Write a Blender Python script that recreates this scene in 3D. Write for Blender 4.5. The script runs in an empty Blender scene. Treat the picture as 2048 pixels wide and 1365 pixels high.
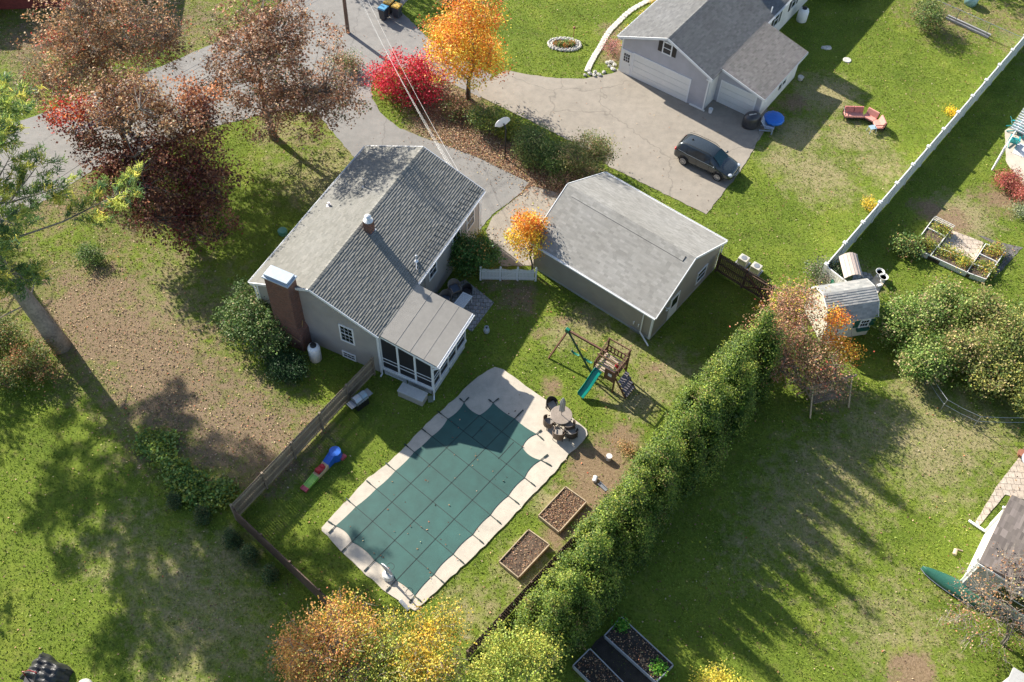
import bpy, math, random
import numpy as np
random.seed(7); rng = np.random.default_rng(7)
R = math.radians
sc = bpy.context.scene
col = sc.collection
# ------------------------------------------------------------------ camera
CZ = 49.4; FPX = 2000.0; PIT = 0.93182155; ROLL = 0.0509752
fw = np.array([0, math.cos(PIT), -math.sin(PIT)]); r0 = np.array([1., 0, 0]); u0 = np.cross(r0, fw)
cr, sr = math.cos(ROLL), math.sin(ROLL)
rt = cr*r0+sr*u0; up = -sr*r0+cr*u0
cam = bpy.data.cameras.new('camera'); camo = bpy.data.objects.new('camera', cam); col.objects.link(camo)
from mathutils import Matrix, Vector
camo.matrix_world = Matrix(((rt[0], up[0], -fw[0], 0), (rt[1], up[1], -fw[1], 0), (rt[2], up[2], -fw[2], CZ), (0, 0, 0, 1)))
cam.sensor_width = 36; cam.lens = 36*FPX/2048; cam.clip_end = 3000; cam.clip_start = .5
sc.camera = camo
def G(px, py, z=0.):
    """world point at height z seen at photo pixel (px,py): used to survey the site plan"""
    d = fw*FPX+rt*(px-1024)-up*(py-682.5); t = (z-CZ)/d[2]
    return (d[0]*t, d[1]*t)
def G3(px, py, z=0.): return (*G(px, py, z), z)
# ------------------------------------------------------------------ light
SUN_AZ = R(-43.3)      # direction shadows run (from +x, ccw)
SUN_EL = R(30.5)
w = bpy.data.worlds.new('World'); sc.world = w; w.use_nodes = True
nt = w.node_tree; bg = nt.nodes['Background']; sky = nt.nodes.new('ShaderNodeTexSky')
sky.sky_type = 'NISHITA'; sky.sun_disc = False; sky.sun_elevation = SUN_EL
sdir = Vector((-math.cos(SUN_AZ)*math.cos(SUN_EL), -math.sin(SUN_AZ)*math.cos(SUN_EL), math.sin(SUN_EL)))
sky.sun_rotation = math.atan2(sdir.x, sdir.y)
nt.links.new(sky.outputs[0], bg.inputs[0]); bg.inputs[1].default_value = 0.092
sl = bpy.data.lights.new('sun', 'SUN'); sl.energy = 5.0; sl.angle = R(.53); sl.color = (1, .94, .83)
so = bpy.data.objects.new('sun', sl); col.objects.link(so); so.rotation_euler = (-sdir).to_track_quat('-Z', 'Y').to_euler()
so.location = (0, 0, 60)
sc.view_settings.view_transform = 'Standard'; sc.view_settings.look = 'None'; sc.view_settings.exposure = 1.18; sc.view_settings.gamma = 1
# ------------------------------------------------------------------ materials
def sock(nd, nm): return nd.inputs[nm]
def newmat(name):
    m = bpy.data.materials.new(name); m.use_nodes = True; n = m.node_tree
    return m, n, n.nodes['Principled BSDF']
def nd(n, t, **k):
    x = n.nodes.new(t)
    for a, b in k.items(): setattr(x, a, b)
    return x
def noise(n, scale, detail=4, rough=.6, vec=None):
    x = nd(n, 'ShaderNodeTexNoise'); x.inputs['Scale'].default_value = scale; x.inputs['Detail'].default_value = detail; x.inputs['Roughness'].default_value = rough
    if vec: n.links.new(vec, x.inputs['Vector'])
    return x.outputs['Fac']
def ramp(n, fac, stops):
    x = nd(n, 'ShaderNodeValToRGB'); e = x.color_ramp.elements
    while len(e) < len(stops): e.new(.5)
    for i, (p, c) in enumerate(stops): e[i].position = p; e[i].color = (*c, 1)
    n.links.new(fac, x.inputs[0]); return x.outputs[0]
def mix(n, fac, a, b, mode='MIX'):
    x = nd(n, 'ShaderNodeMix', data_type='RGBA', blend_type=mode)
    for s, v in ((x.inputs[0], fac), (x.inputs[6], a), (x.inputs[7], b)):
        if isinstance(v, (int, float)): s.default_value = v
        elif isinstance(v, tuple): s.default_value = (*v, 1)
        else: n.links.new(v, s)
    return x.outputs[2]
def mth(n, op, a, b=0.):
    x = nd(n, 'ShaderNodeMath', operation=op)
    for s, v in ((x.inputs[0], a), (x.inputs[1], b)):
        if isinstance(v, (int, float)): s.default_value = v
        else: n.links.new(v, s)
    return x.outputs[0]
def bump(n, bs, h, strength=.4, dist=.02):
    x = nd(n, 'ShaderNodeBump'); x.inputs['Strength'].default_value = strength; x.inputs['Distance'].default_value = dist
    n.links.new(h, x.inputs['Height']); n.links.new(x.outputs[0], bs.inputs['Normal'])
def objc(n): return nd(n, 'ShaderNodeTexCoord').outputs['Object']
def M(name, c, rough=.6, metal=0., var=.12, scale=6., bs=.0, coat=0.):
    m, n, b = newmat(name); v = objc(n)
    f = noise(n, scale, 5, .65, v); f2 = noise(n, scale*.13, 3, .5, v)
    lo = tuple(x*(1-var*1.6) for x in c); hi = tuple(min(1, x*(1+var*1.2)) for x in c)
    f3 = mth(n, 'ADD', mth(n, 'MULTIPLY', f, .55), mth(n, 'MULTIPLY', f2, .45))
    n.links.new(ramp(n, f3, [(.3, lo), (.7, hi)]), b.inputs['Base Color'])
    b.inputs['Roughness'].default_value = rough; b.inputs['Metallic'].default_value = metal
    if coat: b.inputs['Coat Weight'].default_value = coat; b.inputs['Coat Roughness'].default_value = .05
    if bs: bump(n, b, f, bs, .02)
    return m
def leafmat(name, trans=.35, rough=.55):
    m, n, b = newmat(name); a = nd(n, 'ShaderNodeAttribute', attribute_name='col').outputs['Color']
    n.links.new(a, b.inputs['Base Color']); b.inputs['Roughness'].default_value = rough; b.inputs['Specular IOR Level'].default_value = .3
    t = nd(n, 'ShaderNodeBsdfTranslucent'); n.links.new(a, t.inputs[0]); ms = nd(n, 'ShaderNodeMixShader'); ms.inputs[0].default_value = trans
    out = n.nodes['Material Output']; n.links.new(b.outputs[0], ms.inputs[1]); n.links.new(t.outputs[0], ms.inputs[2]); n.links.new(ms.outputs[0], out.inputs[0])
    return m
LEAF = leafmat('leaf'); NEEDLE = leafmat('needle', .42, .5); GRASSM = leafmat('grass_blade', .3, .6); DRYLEAF = leafmat('fallen_leaf', .1, .7)
def shinglemat(name):
    m, n, b = newmat(name); a = nd(n, 'ShaderNodeAttribute', attribute_name='col').outputs['Color']; v = objc(n)
    f = noise(n, 2., 4, .6, v); g = noise(n, 60., 2, .7, v); h = noise(n, .35, 3, .5, v)
    c = mix(n, 1., a, ramp(n, f, [(.25, (.93, .93, .92)), (.75, (1.06, 1.06, 1.06))]), 'MULTIPLY')
    c = mix(n, 1., c, ramp(n, g, [(.3, (.86, .86, .86)), (.7, (1.12, 1.12, 1.12))]), 'MULTIPLY')
    c = mix(n, 1., c, ramp(n, h, [(.35, (.93, .925, .91)), (.65, (1.04, 1.04, 1.04))]), 'MULTIPLY')
    n.links.new(c, b.inputs['Base Color']); b.inputs['Roughness'].default_value = .88; bump(n, b, g, .25, .01)
    return m
SHING = shinglemat('asphalt_shingle')
def siding(name, c, per=.115, ax=2, amt=.5):
    m, n, b = newmat(name); v = objc(n); sp = nd(n, 'ShaderNodeSeparateXYZ'); n.links.new(v, sp.inputs[0])
    z = mth(n, 'FRACT', mth(n, 'DIVIDE', sp.outputs[ax], per))
    f = noise(n, 1.2, 4, .6, v)
    n.links.new(ramp(n, f, [(.3, tuple(x*.88 for x in c)), (.7, tuple(x*1.05 for x in c))]), b.inputs['Base Color'])
    b.inputs['Roughness'].default_value = .55; bump(n, b, z, amt, .02); return m
SID_A = siding('grey_clapboard', (.37, .34, .325)); SID_G = siding('taupe_board_siding', (.33, .295, .25), .2, 0, .3); SID_GE = siding('taupe_lap_siding', (.33, .295, .25), .2, 1, .3)
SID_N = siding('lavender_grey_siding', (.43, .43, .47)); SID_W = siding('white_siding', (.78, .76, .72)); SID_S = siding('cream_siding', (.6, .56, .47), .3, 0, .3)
def brick(name, c1, c2, mo, sx=.21, sy=.075, rot=None, msize=.012):
    m, n, b = newmat(name); v = objc(n); sp = nd(n, 'ShaderNodeSeparateXYZ'); n.links.new(v, sp.inputs[0])
    cx = nd(n, 'ShaderNodeCombineXYZ')
    if rot == 'flat': n.links.new(sp.outputs[0], cx.inputs[0]); n.links.new(sp.outputs[1], cx.inputs[1])
    else: n.links.new(mth(n, 'ADD', sp.outputs[0], sp.outputs[1]), cx.inputs[0]); n.links.new(sp.outputs[2], cx.inputs[1])
    t = nd(n, 'ShaderNodeTexBrick'); n.links.new(cx.outputs[0], t.inputs['Vector'])
    t.inputs['Scale'].default_value = 1; t.inputs['Brick Width'].default_value = sx; t.inputs['Row Height'].default_value = sy; t.inputs['Mortar Size'].default_value = msize
    t.inputs['Color1'].default_value = (*c1, 1); t.inputs['Color2'].default_value = (*c2, 1); t.inputs['Mortar'].default_value = (*mo, 1); t.inputs['Bias'].default_value = -.2
    f = noise(n, 9., 4, .6, v)
    c = mix(n, 1., t.outputs[0], ramp(n, f, [(.25, (.65, .65, .65)), (.75, (1.25, 1.2, 1.2))]), 'MULTIPLY')
    n.links.new(c, b.inputs['Base Color']); b.inputs['Roughness'].default_value = .85; bump(n, b, t.outputs['Fac'], -.3, .01); return m
BRICK = brick('red_brick', (.2, .065, .04), (.09, .035, .028), (.16, .13, .11)); BRICKR = brick('far_red_brick', (.28, .04, .035), (.2, .03, .03), (.2, .08, .07))
PAVER = brick('grey_pavers', (.27, .27, .27), (.36, .35, .33), (.12, .12, .1), .3, .3, 'flat', .02)
PAVERT = brick('tan_pavers', (.45, .38, .3), (.5, .44, .36), (.24, .2, .16), .4, .4, 'flat', .02)
def asphalt(name, c, tint, crack=0.):
    m, n, b = newmat(name); v = objc(n)
    g = noise(n, 28., 3, .8, v); f = noise(n, .35, 5, .6, v); s = noise(n, 1.6, 6, .7, v)
    cc = mix(n, f, tuple(x*.86 for x in c), tint)
    cc = mix(n, 1., cc, ramp(n, g, [(.3, (.82, .82, .82)), (.7, (1.18, 1.18, 1.18))]), 'MULTIPLY')
    cc = mix(n, 1., cc, ramp(n, s, [(.3, (.84, .84, .84)), (.6, (1.06, 1.05, 1.04))]), 'MULTIPLY')
    # fine cracks
    vo = nd(n, 'ShaderNodeTexVoronoi', feature='DISTANCE_TO_EDGE'); vo.inputs['Scale'].default_value = .11
    dv = nd(n, 'ShaderNodeVectorMath', operation='ADD'); nz = nd(n, 'ShaderNodeTexNoise'); nz.inputs['Scale'].default_value = 1.1
    n.links.new(v, nz.inputs['Vector']); n.links.new(v, dv.inputs[0]); n.links.new(nz.outputs['Color'], dv.inputs[1]); n.links.new(dv.outputs[0], vo.inputs['Vector'])
    if crack: cc = mix(n, ramp(n, vo.outputs['Distance'], [(.0, (crack,)*3), (.0055, (0, 0, 0))]), cc, tuple(x*.55 for x in c))
    n.links.new(cc, b.inputs['Base Color']); b.inputs['Roughness'].default_value = .92; bump(n, b, g, .3, .01); return m
ASPH = asphalt('grey_asphalt', (.19, .185, .175), (.24, .232, .22), .6); ASPT = asphalt('tan_weathered_asphalt', (.25, .22, .18), (.31, .275, .23), .7); STREETM = asphalt('street_asphalt', (.2, .19, .18), (.25, .24, .225), .6)
CONC = asphalt('pool_deck_concrete', (.47, .415, .34), (.55, .49, .405))
# ground: attribute zone = (litter, dry, dirt)
def groundmat():
    m, n, b = newmat('lawn_soil'); v = objc(n); z = nd(n, 'ShaderNodeAttribute', attribute_name='zone'); sp = nd(n, 'ShaderNodeSeparateColor'); n.links.new(z.outputs['Color'], sp.inputs[0])
    a = noise(n, .35, 5, .6, v); f = noise(n, 7., 5, .75, v); t = noise(n, 22., 3, .8, v); q = noise(n, 1.6, 5, .7, v)
    g = ramp(n, a, [(.3, (.095, .145, .018)), (.55, (.145, .2, .026)), (.75, (.215, .25, .04))])
    g = mix(n, 1., g, ramp(n, f, [(.3, (.6, .62, .6)), (.7, (1.4, 1.35, 1.3))]), 'MULTIPLY')
    g = mix(n, ramp(n, q, [(.52, (0, 0, 0)), (.72, (.45, .45, .45))]), g, (.2, .16, .07))
    dry = ramp(n, f, [(.3, (.2, .17, .075)), (.7, (.4, .34, .19))])
    lit = ramp(n, t, [(.22, (.07, .05, .03)), (.5, (.24, .165, .11)), (.78, (.48, .36, .26))])
    dirt = ramp(n, f, [(.3, (.15, .095, .055)), (.7, (.33, .23, .15))])
    def th(ch, sc_): 
        x = mth(n, 'ADD', ch, mth(n, 'MULTIPLY', mth(n, 'SUBTRACT', sc_, .5), 1.9)); x = mth(n, 'MULTIPLY', x, mth(n, 'MINIMUM', mth(n, 'MULTIPLY', ch, 4.), 1.)); x2 = ramp(n, x, [(.2, (0, 0, 0)), (.8, (.92, .92, .92))]); return x2
    c = mix(n, th(sp.outputs[1], q), g, dry); c = mix(n, th(sp.outputs[0], q), c, lit); c = mix(n, th(sp.outputs[2], q), c, dirt)
    n.links.new(c, b.inputs['Base Color']); b.inputs['Roughness'].default_value = .95; b.inputs['Specular IOR Level'].default_value = .15
    h = mth(n, 'ADD', f, t); bump(n, b, h, .9, .06); return m
GROUND = groundmat()
WHITE = M('white_paint', (.78, .78, .78), .45, var=.05); OFFW = M('offwhite_vinyl', (.74, .73, .7), .4, var=.05); BLK = M('black_plastic', (.015, .015, .017), .5)
DKG = M('dark_glass', (.02, .024, .03), .08, var=.3); SCREEN = M('insect_screen', (.018, .018, .022), .6); STEEL = M('galvanised_steel', (.42, .44, .46), .35, .7)
GREYM = M('grey_metal', (.3, .31, .32), .4, .5); WOODG = M('weathered_fence_wood', (.26, .2, .145), .85, var=.3, scale=14); WOODB = M('brown_stained_wood', (.13, .06, .035), .75, var=.25, scale=10)
WOODR = M('dark_brown_fence_wood', (.12, .075, .055), .8, var=.3, scale=12); WOODT = M('pale_timber', (.4, .31, .2), .8, var=.25, scale=12); BARK = M('bark', (.17, .14, .115), .95, var=.4, scale=9, bs=.6)
BARKL = M('pale_grey_bark', (.26, .22, .18), .9, var=.3, scale=9); TAN = M('tan_membrane', (.27, .25, .222), .8, var=.1, scale=3); SOIL = M('garden_soil', (.11, .075, .05), .95, var=.55, scale=22, bs=.8)
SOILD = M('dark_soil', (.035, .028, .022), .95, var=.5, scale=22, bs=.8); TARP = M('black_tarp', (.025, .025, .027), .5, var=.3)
STONE = M('pale_stone', (.5, .48, .43), .85, var=.3, scale=7, bs=.5); COVER = M('green_mesh_cover', (.02, .082, .07), .6, var=.2, scale=1.3); STRAP = M('black_strap', (.012, .03, .028), .7)
# ------------------------------------------------------------------ object helpers
def tag(o, label=None, cat=None, group=None, kind=None):
    if label: o['label'] = label
    if cat: o['category'] = cat
    if group: o['group'] = group
    if kind: o['kind'] = kind
    return o
def thing(name, label, cat, loc=(0, 0, 0), rz=0., group=None):
    o = bpy.data.objects.new(name, None); col.objects.link(o); o.location = (loc[0], loc[1], loc[2] if len(loc) > 2 else 0); o.rotation_euler = (0, 0, rz); o.empty_display_size = .3
    return tag(o, label, cat, group)
def link(name, me, mat, parent=None, smooth=False, bev=0., sub=0):
    o = bpy.data.objects.new(name, me); col.objects.link(o)
    if mat: me.materials.append(mat)
    if parent is not None: o.parent = parent
    if smooth: me.polygons.foreach_set('use_smooth', [True]*len(me.polygons))
    if bev:
        b = o.modifiers.new('bev', 'BEVEL'); b.width = bev; b.segments = 2; b.limit_method = 'ANGLE'; b.angle_limit = R(40)
    if sub:
        b = o.modifiers.new('sub', 'SUBSURF'); b.levels = sub; b.render_levels = sub
    return o
def nrmz(a): a = np.asarray(a, float); return a/max(1e-9, np.linalg.norm(a))
class MB:
    def __init__(s): s.v = []; s.f = []; s.c = []
    def add(s, vs, fs, c=None):
        o = len(s.v); s.v += [tuple(map(float, x)) for x in vs]; s.f += [tuple(i+o for i in f) for f in fs]; s.c += [c or (1, 1, 1)]*len(vs); return s
    def box(s, x0, y0, z0, x1, y1, z1):
        if x0 > x1: x0, x1 = x1, x0
        if y0 > y1: y0, y1 = y1, y0
        return s.add([(x0, y0, z0), (x1, y0, z0), (x1, y1, z0), (x0, y1, z0), (x0, y0, z1), (x1, y0, z1), (x1, y1, z1), (x0, y1, z1)],
                     [(3, 2, 1, 0), (4, 5, 6, 7), (0, 1, 5, 4), (1, 2, 6, 5), (2, 3, 7, 6), (3, 0, 4, 7)])
    def bar(s, a, b, wd, h, upv=(0, 0, 1)):
        a = np.array(a, float); b = np.array(b, float); d = nrmz(b-a); upv = np.array(upv, float)
        if abs(d@upv) > .98: upv = np.array([1., 0, 0])
        x = nrmz(np.cross(d, upv)); y = np.cross(x, d); vs = []
        for p in (a, b):
            for i, j in ((-1, -1), (1, -1), (1, 1), (-1, 1)): vs.append(p+x*i*wd/2+y*j*h/2)
        return s.add(vs, [(0, 1, 2, 3), (7, 6, 5, 4), (0, 4, 5, 1), (1, 5, 6, 2), (2, 6, 7, 3), (3, 7, 4, 0)])
    def tube(s, pts, rads, n=6, cap=True):
        pts = [np.array(p, float) for p in pts]
        if isinstance(rads, (int, float)): rads = [rads]*len(pts)
        vs = []; fs = []; ref = np.array([.3, .2, 1.])
        for i, p in enumerate(pts):
            d = nrmz(pts[min(i+1, len(pts)-1)]-pts[max(i-1, 0)]); rf = ref if abs(d@nrmz(ref)) < .95 else np.array([1., 0, 0])
            x = nrmz(np.cross(d, rf)); y = np.cross(d, x)
            for k in range(n):
                a = 2*math.pi*k/n; vs.append(p+(x*math.cos(a)+y*math.sin(a))*rads[i])
        for i in range(len(pts)-1):
            for k in range(n): fs.append((i*n+k, i*n+(k+1) % n, (i+1)*n+(k+1) % n, (i+1)*n+k))
        if cap: fs.append(tuple(range(n))[::-1]); fs.append(tuple((len(pts)-1)*n+k for k in range(n)))
        return s.add(vs, fs)
    def lathe(s, prof, c=(0, 0, 0), n=20, sx=1., sy=1.):
        vs = []; fs = []
        for r, z in prof:
            for k in range(n):
                a = 2*math.pi*k/n; vs.append((c[0]+r*sx*math.cos(a), c[1]+r*sy*math.sin(a), c[2]+z))
        for i in range(len(prof)-1):
            for k in range(n): fs.append((i*n+k, i*n+(k+1) % n, (i+1)*n+(k+1) % n, (i+1)*n+k))
        fs.append(tuple(range(n))[::-1]); fs.append(tuple((len(prof)-1)*n+k for k in range(n)))
        return s.add(vs, fs)
    def ell(s, c, rx, ry, rz, n=12, jit=0.):
        pr = [(max(.001, math.sin(math.pi*i/7)), -math.cos(math.pi*i/7)) for i in range(8)]
        o = len(s.v); s.lathe([(r, z*rz) for r, z in pr], c, n, rx, ry)
        if jit:
            for i in range(o, len(s.v)):
                k = 1+random.uniform(-jit, jit); s.v[i] = tuple(c[j]+(s.v[i][j]-c[j])*k for j in range(3))
        return s
    def prism(s, pts, z0, z1):
        n = len(pts); ar = sum(pts[i][0]*pts[(i+1) % n][1]-pts[(i+1) % n][0]*pts[i][1] for i in range(n))
        if ar < 0: pts = pts[::-1]
        return s.add([(*p[:2], z0) for p in pts]+[(*p[:2], z1) for p in pts],
                     [tuple(range(n))[::-1], tuple(range(n, 2*n))]+[(i, (i+1) % n, n+(i+1) % n, n+i) for i in range(n)])
    def prof(s, pts, a0, a1, ax='y'):
        """extrude a polygon given in (x,z) along y, or in (y,z) along x"""
        n = len(pts); f = (lambda p, t: (p[0], t, p[1])) if ax == 'y' else (lambda p, t: (t, p[0], p[1]))
        return s.add([f(p, a0) for p in pts]+[f(p, a1) for p in pts], [tuple(range(n)), tuple(range(n, 2*n))[::-1]]+[(i, n+i, n+(i+1) % n, (i+1) % n) for i in range(n)])
    def build(s, name, mat, parent=None, smooth=False, bev=0., sub=0, colr=False):
        me = bpy.data.meshes.new(name); me.from_pydata(s.v, [], s.f); me.update()
        if colr:
            at = me.color_attributes.new('col', 'FLOAT_COLOR', 'POINT'); at.data.foreach_set('color', np.hstack([np.array(s.c, float), np.ones((len(s.c), 1))]).ravel())
        return link(name, me, mat, parent, smooth, bev, sub)
def quadmesh(name, V, mat, parent, cols=None, tri=False):
    k = 3 if tri else 4; n = len(V)//k
    me = bpy.data.meshes.new(name); me.vertices.add(len(V)); me.vertices.foreach_set('co', V.astype(np.float32).ravel())
    me.loops.add(len(V)); me.loops.foreach_set('vertex_index', np.arange(len(V), dtype=np.int32))
    me.polygons.add(n); me.polygons.foreach_set('loop_start', np.arange(0, len(V), k, dtype=np.int32)); me.polygons.foreach_set('loop_total', np.full(n, k, np.int32))
    me.update(calc_edges=True)
    if cols is not None:
        at = me.color_attributes.new('col', 'FLOAT_COLOR', 'POINT'); c4 = np.ones((len(V), 4), np.float32); c4[:, :3] = np.repeat(cols, k, 0); at.data.foreach_set('color', c4.ravel())
    return link(name, me, mat, parent)
def unit(a): return a/np.maximum(1e-9, np.linalg.norm(a, axis=1, keepdims=True))
def leafmesh(name, mat, parent, P, size, cols, upb=.5, asp=.65, nrm=None):
    n = len(P); nn = rng.normal(size=(n, 3)); nn[:, 2] = np.abs(nn[:, 2])+upb
    if nrm is not None: nn = nn*.6+nrm
    nn = unit(nn); t = unit(np.cross(nn, rng.normal(size=(n, 3)))); b = np.cross(nn, t)
    s = (size*(.6+.8*rng.random(n)))[:, None]
    V = np.stack([P-t*s*.5, P+b*s*asp*.5, P+t*s*.5, P-b*s*asp*.5], 1).reshape(-1, 3)
    return quadmesh(name, V, mat, parent, cols)
def jitcol(base, n, j=.3, hue=.12):
    base = np.asarray(base); k = (1-j+2*j*rng.random((n, 1))); return np.clip(base*k*(1-hue+2*hue*rng.random((n, 3))), .003, .9)
def pick(pal, n):
    ws = np.array([p[1] for p in pal], float); return np.array([p[0] for p in pal])[rng.choice(len(pal), n, p=ws/ws.sum())]
_lat = {}
def vnoise(x, y, s, seed=0):
    if seed not in _lat: _lat[seed] = np.random.default_rng(seed+100).random((256, 256))
    L = _lat[seed]; x = x/s; y = y/s; xi = np.floor(x).astype(int); yi = np.floor(y).astype(int); fx = x-xi; fy = y-yi; fx = fx*fx*(3-2*fx); fy = fy*fy*(3-2*fy)
    g = lambda a, b: L[a % 256, b % 256]
    return (g(xi, yi)*(1-fx)+g(xi+1, yi)*fx)*(1-fy)+(g(xi, yi+1)*(1-fx)+g(xi+1, yi+1)*fx)*fy
def fb(x, y, s, seed=0): return .5*vnoise(x, y, s, seed)+.3*vnoise(x, y, s*.45, seed+1)+.2*vnoise(x, y, s*.2, seed+2)
def inpoly(x, y, poly):
    r = np.zeros(len(x), bool); n = len(poly)
    for i in range(n):
        x1, y1 = poly[i]; x2, y2 = poly[(i+1) % n]
        if y1 == y2: continue
        c = ((y1 > y) != (y2 > y)) & (x < (x2-x1)*(y-y1)/(y2-y1)+x1); r ^= c
    return r
# ================================================================== GROUND AND PAVING
def gp(pts): return [G(*p) for p in pts]
def smooth_poly(pts, it=2):
    for _ in range(it):
        q = []
        for i in range(len(pts)):
            a = np.array(pts[i]); b = np.array(pts[(i+1) % len(pts)]); q += [tuple(a*.75+b*.25), tuple(a*.25+b*.75)]
        pts = q
    return pts
def rough_poly(pts, step=.35, amp=.05, seed=3):
    out = []; rr = random.Random(seed)
    for i in range(len(pts)):
        a = np.array(pts[i]); b = np.array(pts[(i+1) % len(pts)]); L = np.linalg.norm(b-a); k = max(1, int(L/step)); nn = np.array([-(b-a)[1], (b-a)[0]])/max(L, 1e-6)
        for j in range(k): out.append(tuple(a+(b-a)*j/k+nn*rr.uniform(-amp, amp)))
    return out
street_p = gp([(-260, 345), (100, 222), (345, 124), (430, 86), (520, 38), (640, -60), (860, -60), (800, 20), (850, 72), (905, 110), (985, 150), (960, 196), (870, 150), (775, 128), (742, 165), (745, 205), (640, 228), (560, 222), (420, 255), (190, 338), (100, 398), (-260, 560)])
drive_p = gp([(610, 205), (745, 200), (760, 225), (800, 258), (880, 288), (960, 318), (1058, 366), (1040, 388), (985, 430), (950, 470), (880, 500), (800, 420), (720, 330), (640, 235)])
apron_p = gp([(1062, 372), (1150, 395), (1110, 440), (1085, 530), (1004, 533), (990, 515), (972, 462), (985, 434), (1045, 389)])
ndrive_p = gp([(950, 178), (1012, 141), (1043, 147), (1094, 156), (1163, 159), (1231, 146), (1250, 120), (1300, 130), (1440, 190), (1535, 215), (1528, 262), (1480, 345), (1412, 430), (1300, 374), (1220, 335), (1190, 308), (1100, 262), (1010, 218), (965, 196)])
deck_px = [(643.7, 1057), (696, 1000), (737, 957), (779, 925), (820, 884), (860, 842), (916, 793), (946, 763), (975, 743), (990, 735), (1006, 741), (1026, 755), (1051, 773), (1093, 801), (1130, 826), (1159, 848), (1172, 860), (1175, 870), (1168, 882), (1152, 898), (1137, 911), (1108, 947), (970, 1092), (830, 1223), (822, 1219), (788, 1197), (753, 1169), (714, 1134), (674, 1095), (645, 1063)]
deck_p = gp(deck_px)
rpatio_p = gp([(2010, 262), (2060, 230), (2200, 300), (2200, 460), (2048, 375), (2012, 325)])
strip_p = gp([(2046, 905), (2200, 905), (2200, 1060), (2048, 1000), (2010, 990), (1958, 1052), (1950, 1046), (1992, 975)])
def sheet(name, pts, mat, z, seed=1, rough=.05, th=.0):
    m = MB(); p = rough_poly(pts, .35, rough, seed)
    m.prism(p, -.15, z); return tag(m.build(name, mat), kind='structure')
sheet('street', street_p, STREETM, .020, 1, .06); sheet('driveway', drive_p, ASPH, .028, 2); sheet('garage_apron', apron_p, ASPT, .024, 3, .06)
sheet('driveway', ndrive_p, ASPT, .032, 4, .05); sheet('pool_deck', deck_p, CONC, .07, 5, .035); sheet('patio', rpatio_p, CONC, .04, 6, .02); sheet('patio', strip_p, PAVERT, .04, 7, .02)
hard = [street_p, drive_p, apron_p, ndrive_p, deck_p, rpatio_p, strip_p]
# control joints of the pool deck are grooves filled dark, part of the deck surface
# ground zones (site survey of worn, littered and bare patches): px,py,radius m,amount
LIT = [(180, 620, 4., 1.), (230, 670, 4., 1.05), (300, 730, 4., 1.05), (370, 800, 4.2, 1.), (450, 850, 4., 1.), (530, 880, 3.2, .95), (570, 925, 1.8, .8), (620, 850, 1.8, .7), (410, 740, 3., .75), (150, 560, 3.6, .7), (900, 205, 3.2, 1.2), (960, 310, 3.0, 1.2), (870, 255, 2.4, 1.2), (1080, 350, 2.6, 1.2), (1030, 335, 2, 1.2), (1150, 360, 2, 1.1), (1100, 375, 1.3, 1.1),
       (1040, 590, 1.6, .75), (1000, 560, 1.2, .7), (330, 560, 4, .35), (620, 260, 3.5, .45), (0, 430, 5, .5), (120, 400, 4, .6), (400, 600, 4, .3), (250, 470, 4, .45), (0, 600, 5, .6), (1230, 110, 1.4, .9), (1225, 60, 1.2, .7), (1000, 470, .7, .9), (1020, 400, .7, .8), (400, 40, 5, .6), (330, 30, 5, .6), (1900, 30, 5, .55), (2000, 40, 5, .5), (70, 80, 5, .8), (1660, 780, 1.4, 1.)]
DRY = [(1655, 185, 2.6, .9), (1700, 275, 3, .8), (1560, 318, 1.6, .8), (1640, 345, 3.2, .75), (1750, 330, 2.5, .7), (1620, 190, 2, .8), (1860, 900, 4, .75), (1900, 860, 2.5, .7), (1760, 860, 3, .6), (1960, 860, 3, .7), (1660, 960, 4, .6), (1600, 1040, 4, .6), (1500, 1100, 4, .35), (1930, 430, 2.2, .9), (1120, 665, 1.5, .7), (1180, 650, 1.8, .7), (1250, 690, 1.8, .7), (1270, 800, 2, .75), (1330, 740, 2, .7), (1050, 1140, 2, .6), (960, 1230, 2.5, .55), (1090, 1000, 1.2, .7), (1340, 370, 1., .7), (350, 1150, 3, .65), (420, 1250, 4, .6), (250, 1100, 3, .5), (450, 1120, 2, .6), (650, 350, 4, .65), (560, 260, 3, .6), (330, 600, 5, .55), (1780, 1250, 4, .5), (1830, 780, 2, .7), (1600, 270, 2.4, .9), (1720, 560, 2, .6)]
DIRT = [(1200, 940, 2.1, 1.2), (1245, 880, 1.3, 1.1), (1170, 985, 1.4, 1.1), (1175, 1040, 1.1, 1.), (1110, 1075, .9, 1.), (1105, 773, .7, .95), (1305, 742, .9, .8), (1290, 650, .8, .7), (1585, 205, 1.1, 1.), (1540, 235, .8, .9), (1830, 1345, 1.25, 1.4), (1075, 670, .5, .9), (1125, 640, .6, .7), (1900, 445, 1.6, 1), (1860, 420, 1.3, 1.), (2000, 400, 1.8, 1.), (1265, 1030, 1.2, .9), (1180, 1150, 1.2, .9), (1080, 1240, 1, .8), (1360, 930, 1.3, .9), (1440, 820, 1.2, .9), (1480, 760, 1, .8), (1960, 520, 1.2, .9), (1210, 800, .5, .6), (1450, 60, 1, .8)]
def zone(x, y, lst, seed):
    z = np.zeros_like(x); wob = (fb(x, y, 2.2, seed)-.5)*1.4
    for a, b, r, am in lst:
        gx, gy = G(a, b); d = np.hypot(x-gx, y-gy)/r; z = np.maximum(z, am*np.clip((1.5-d+wob*.6)*.75, 0, 1))
    return np.clip(z, 0, 1)
xs = np.concatenate([[-900, -300, -120], np.arange(-62, 62.01, .4), [120, 300, 900]]); ys = np.concatenate([[-800, -200, -40], np.arange(2, 96, .4), [120, 220, 400, 900]])
X, Y = np.meshgrid(xs, ys); nx, ny = len(xs), len(ys); xf, yf = X.ravel(), Y.ravel()
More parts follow.
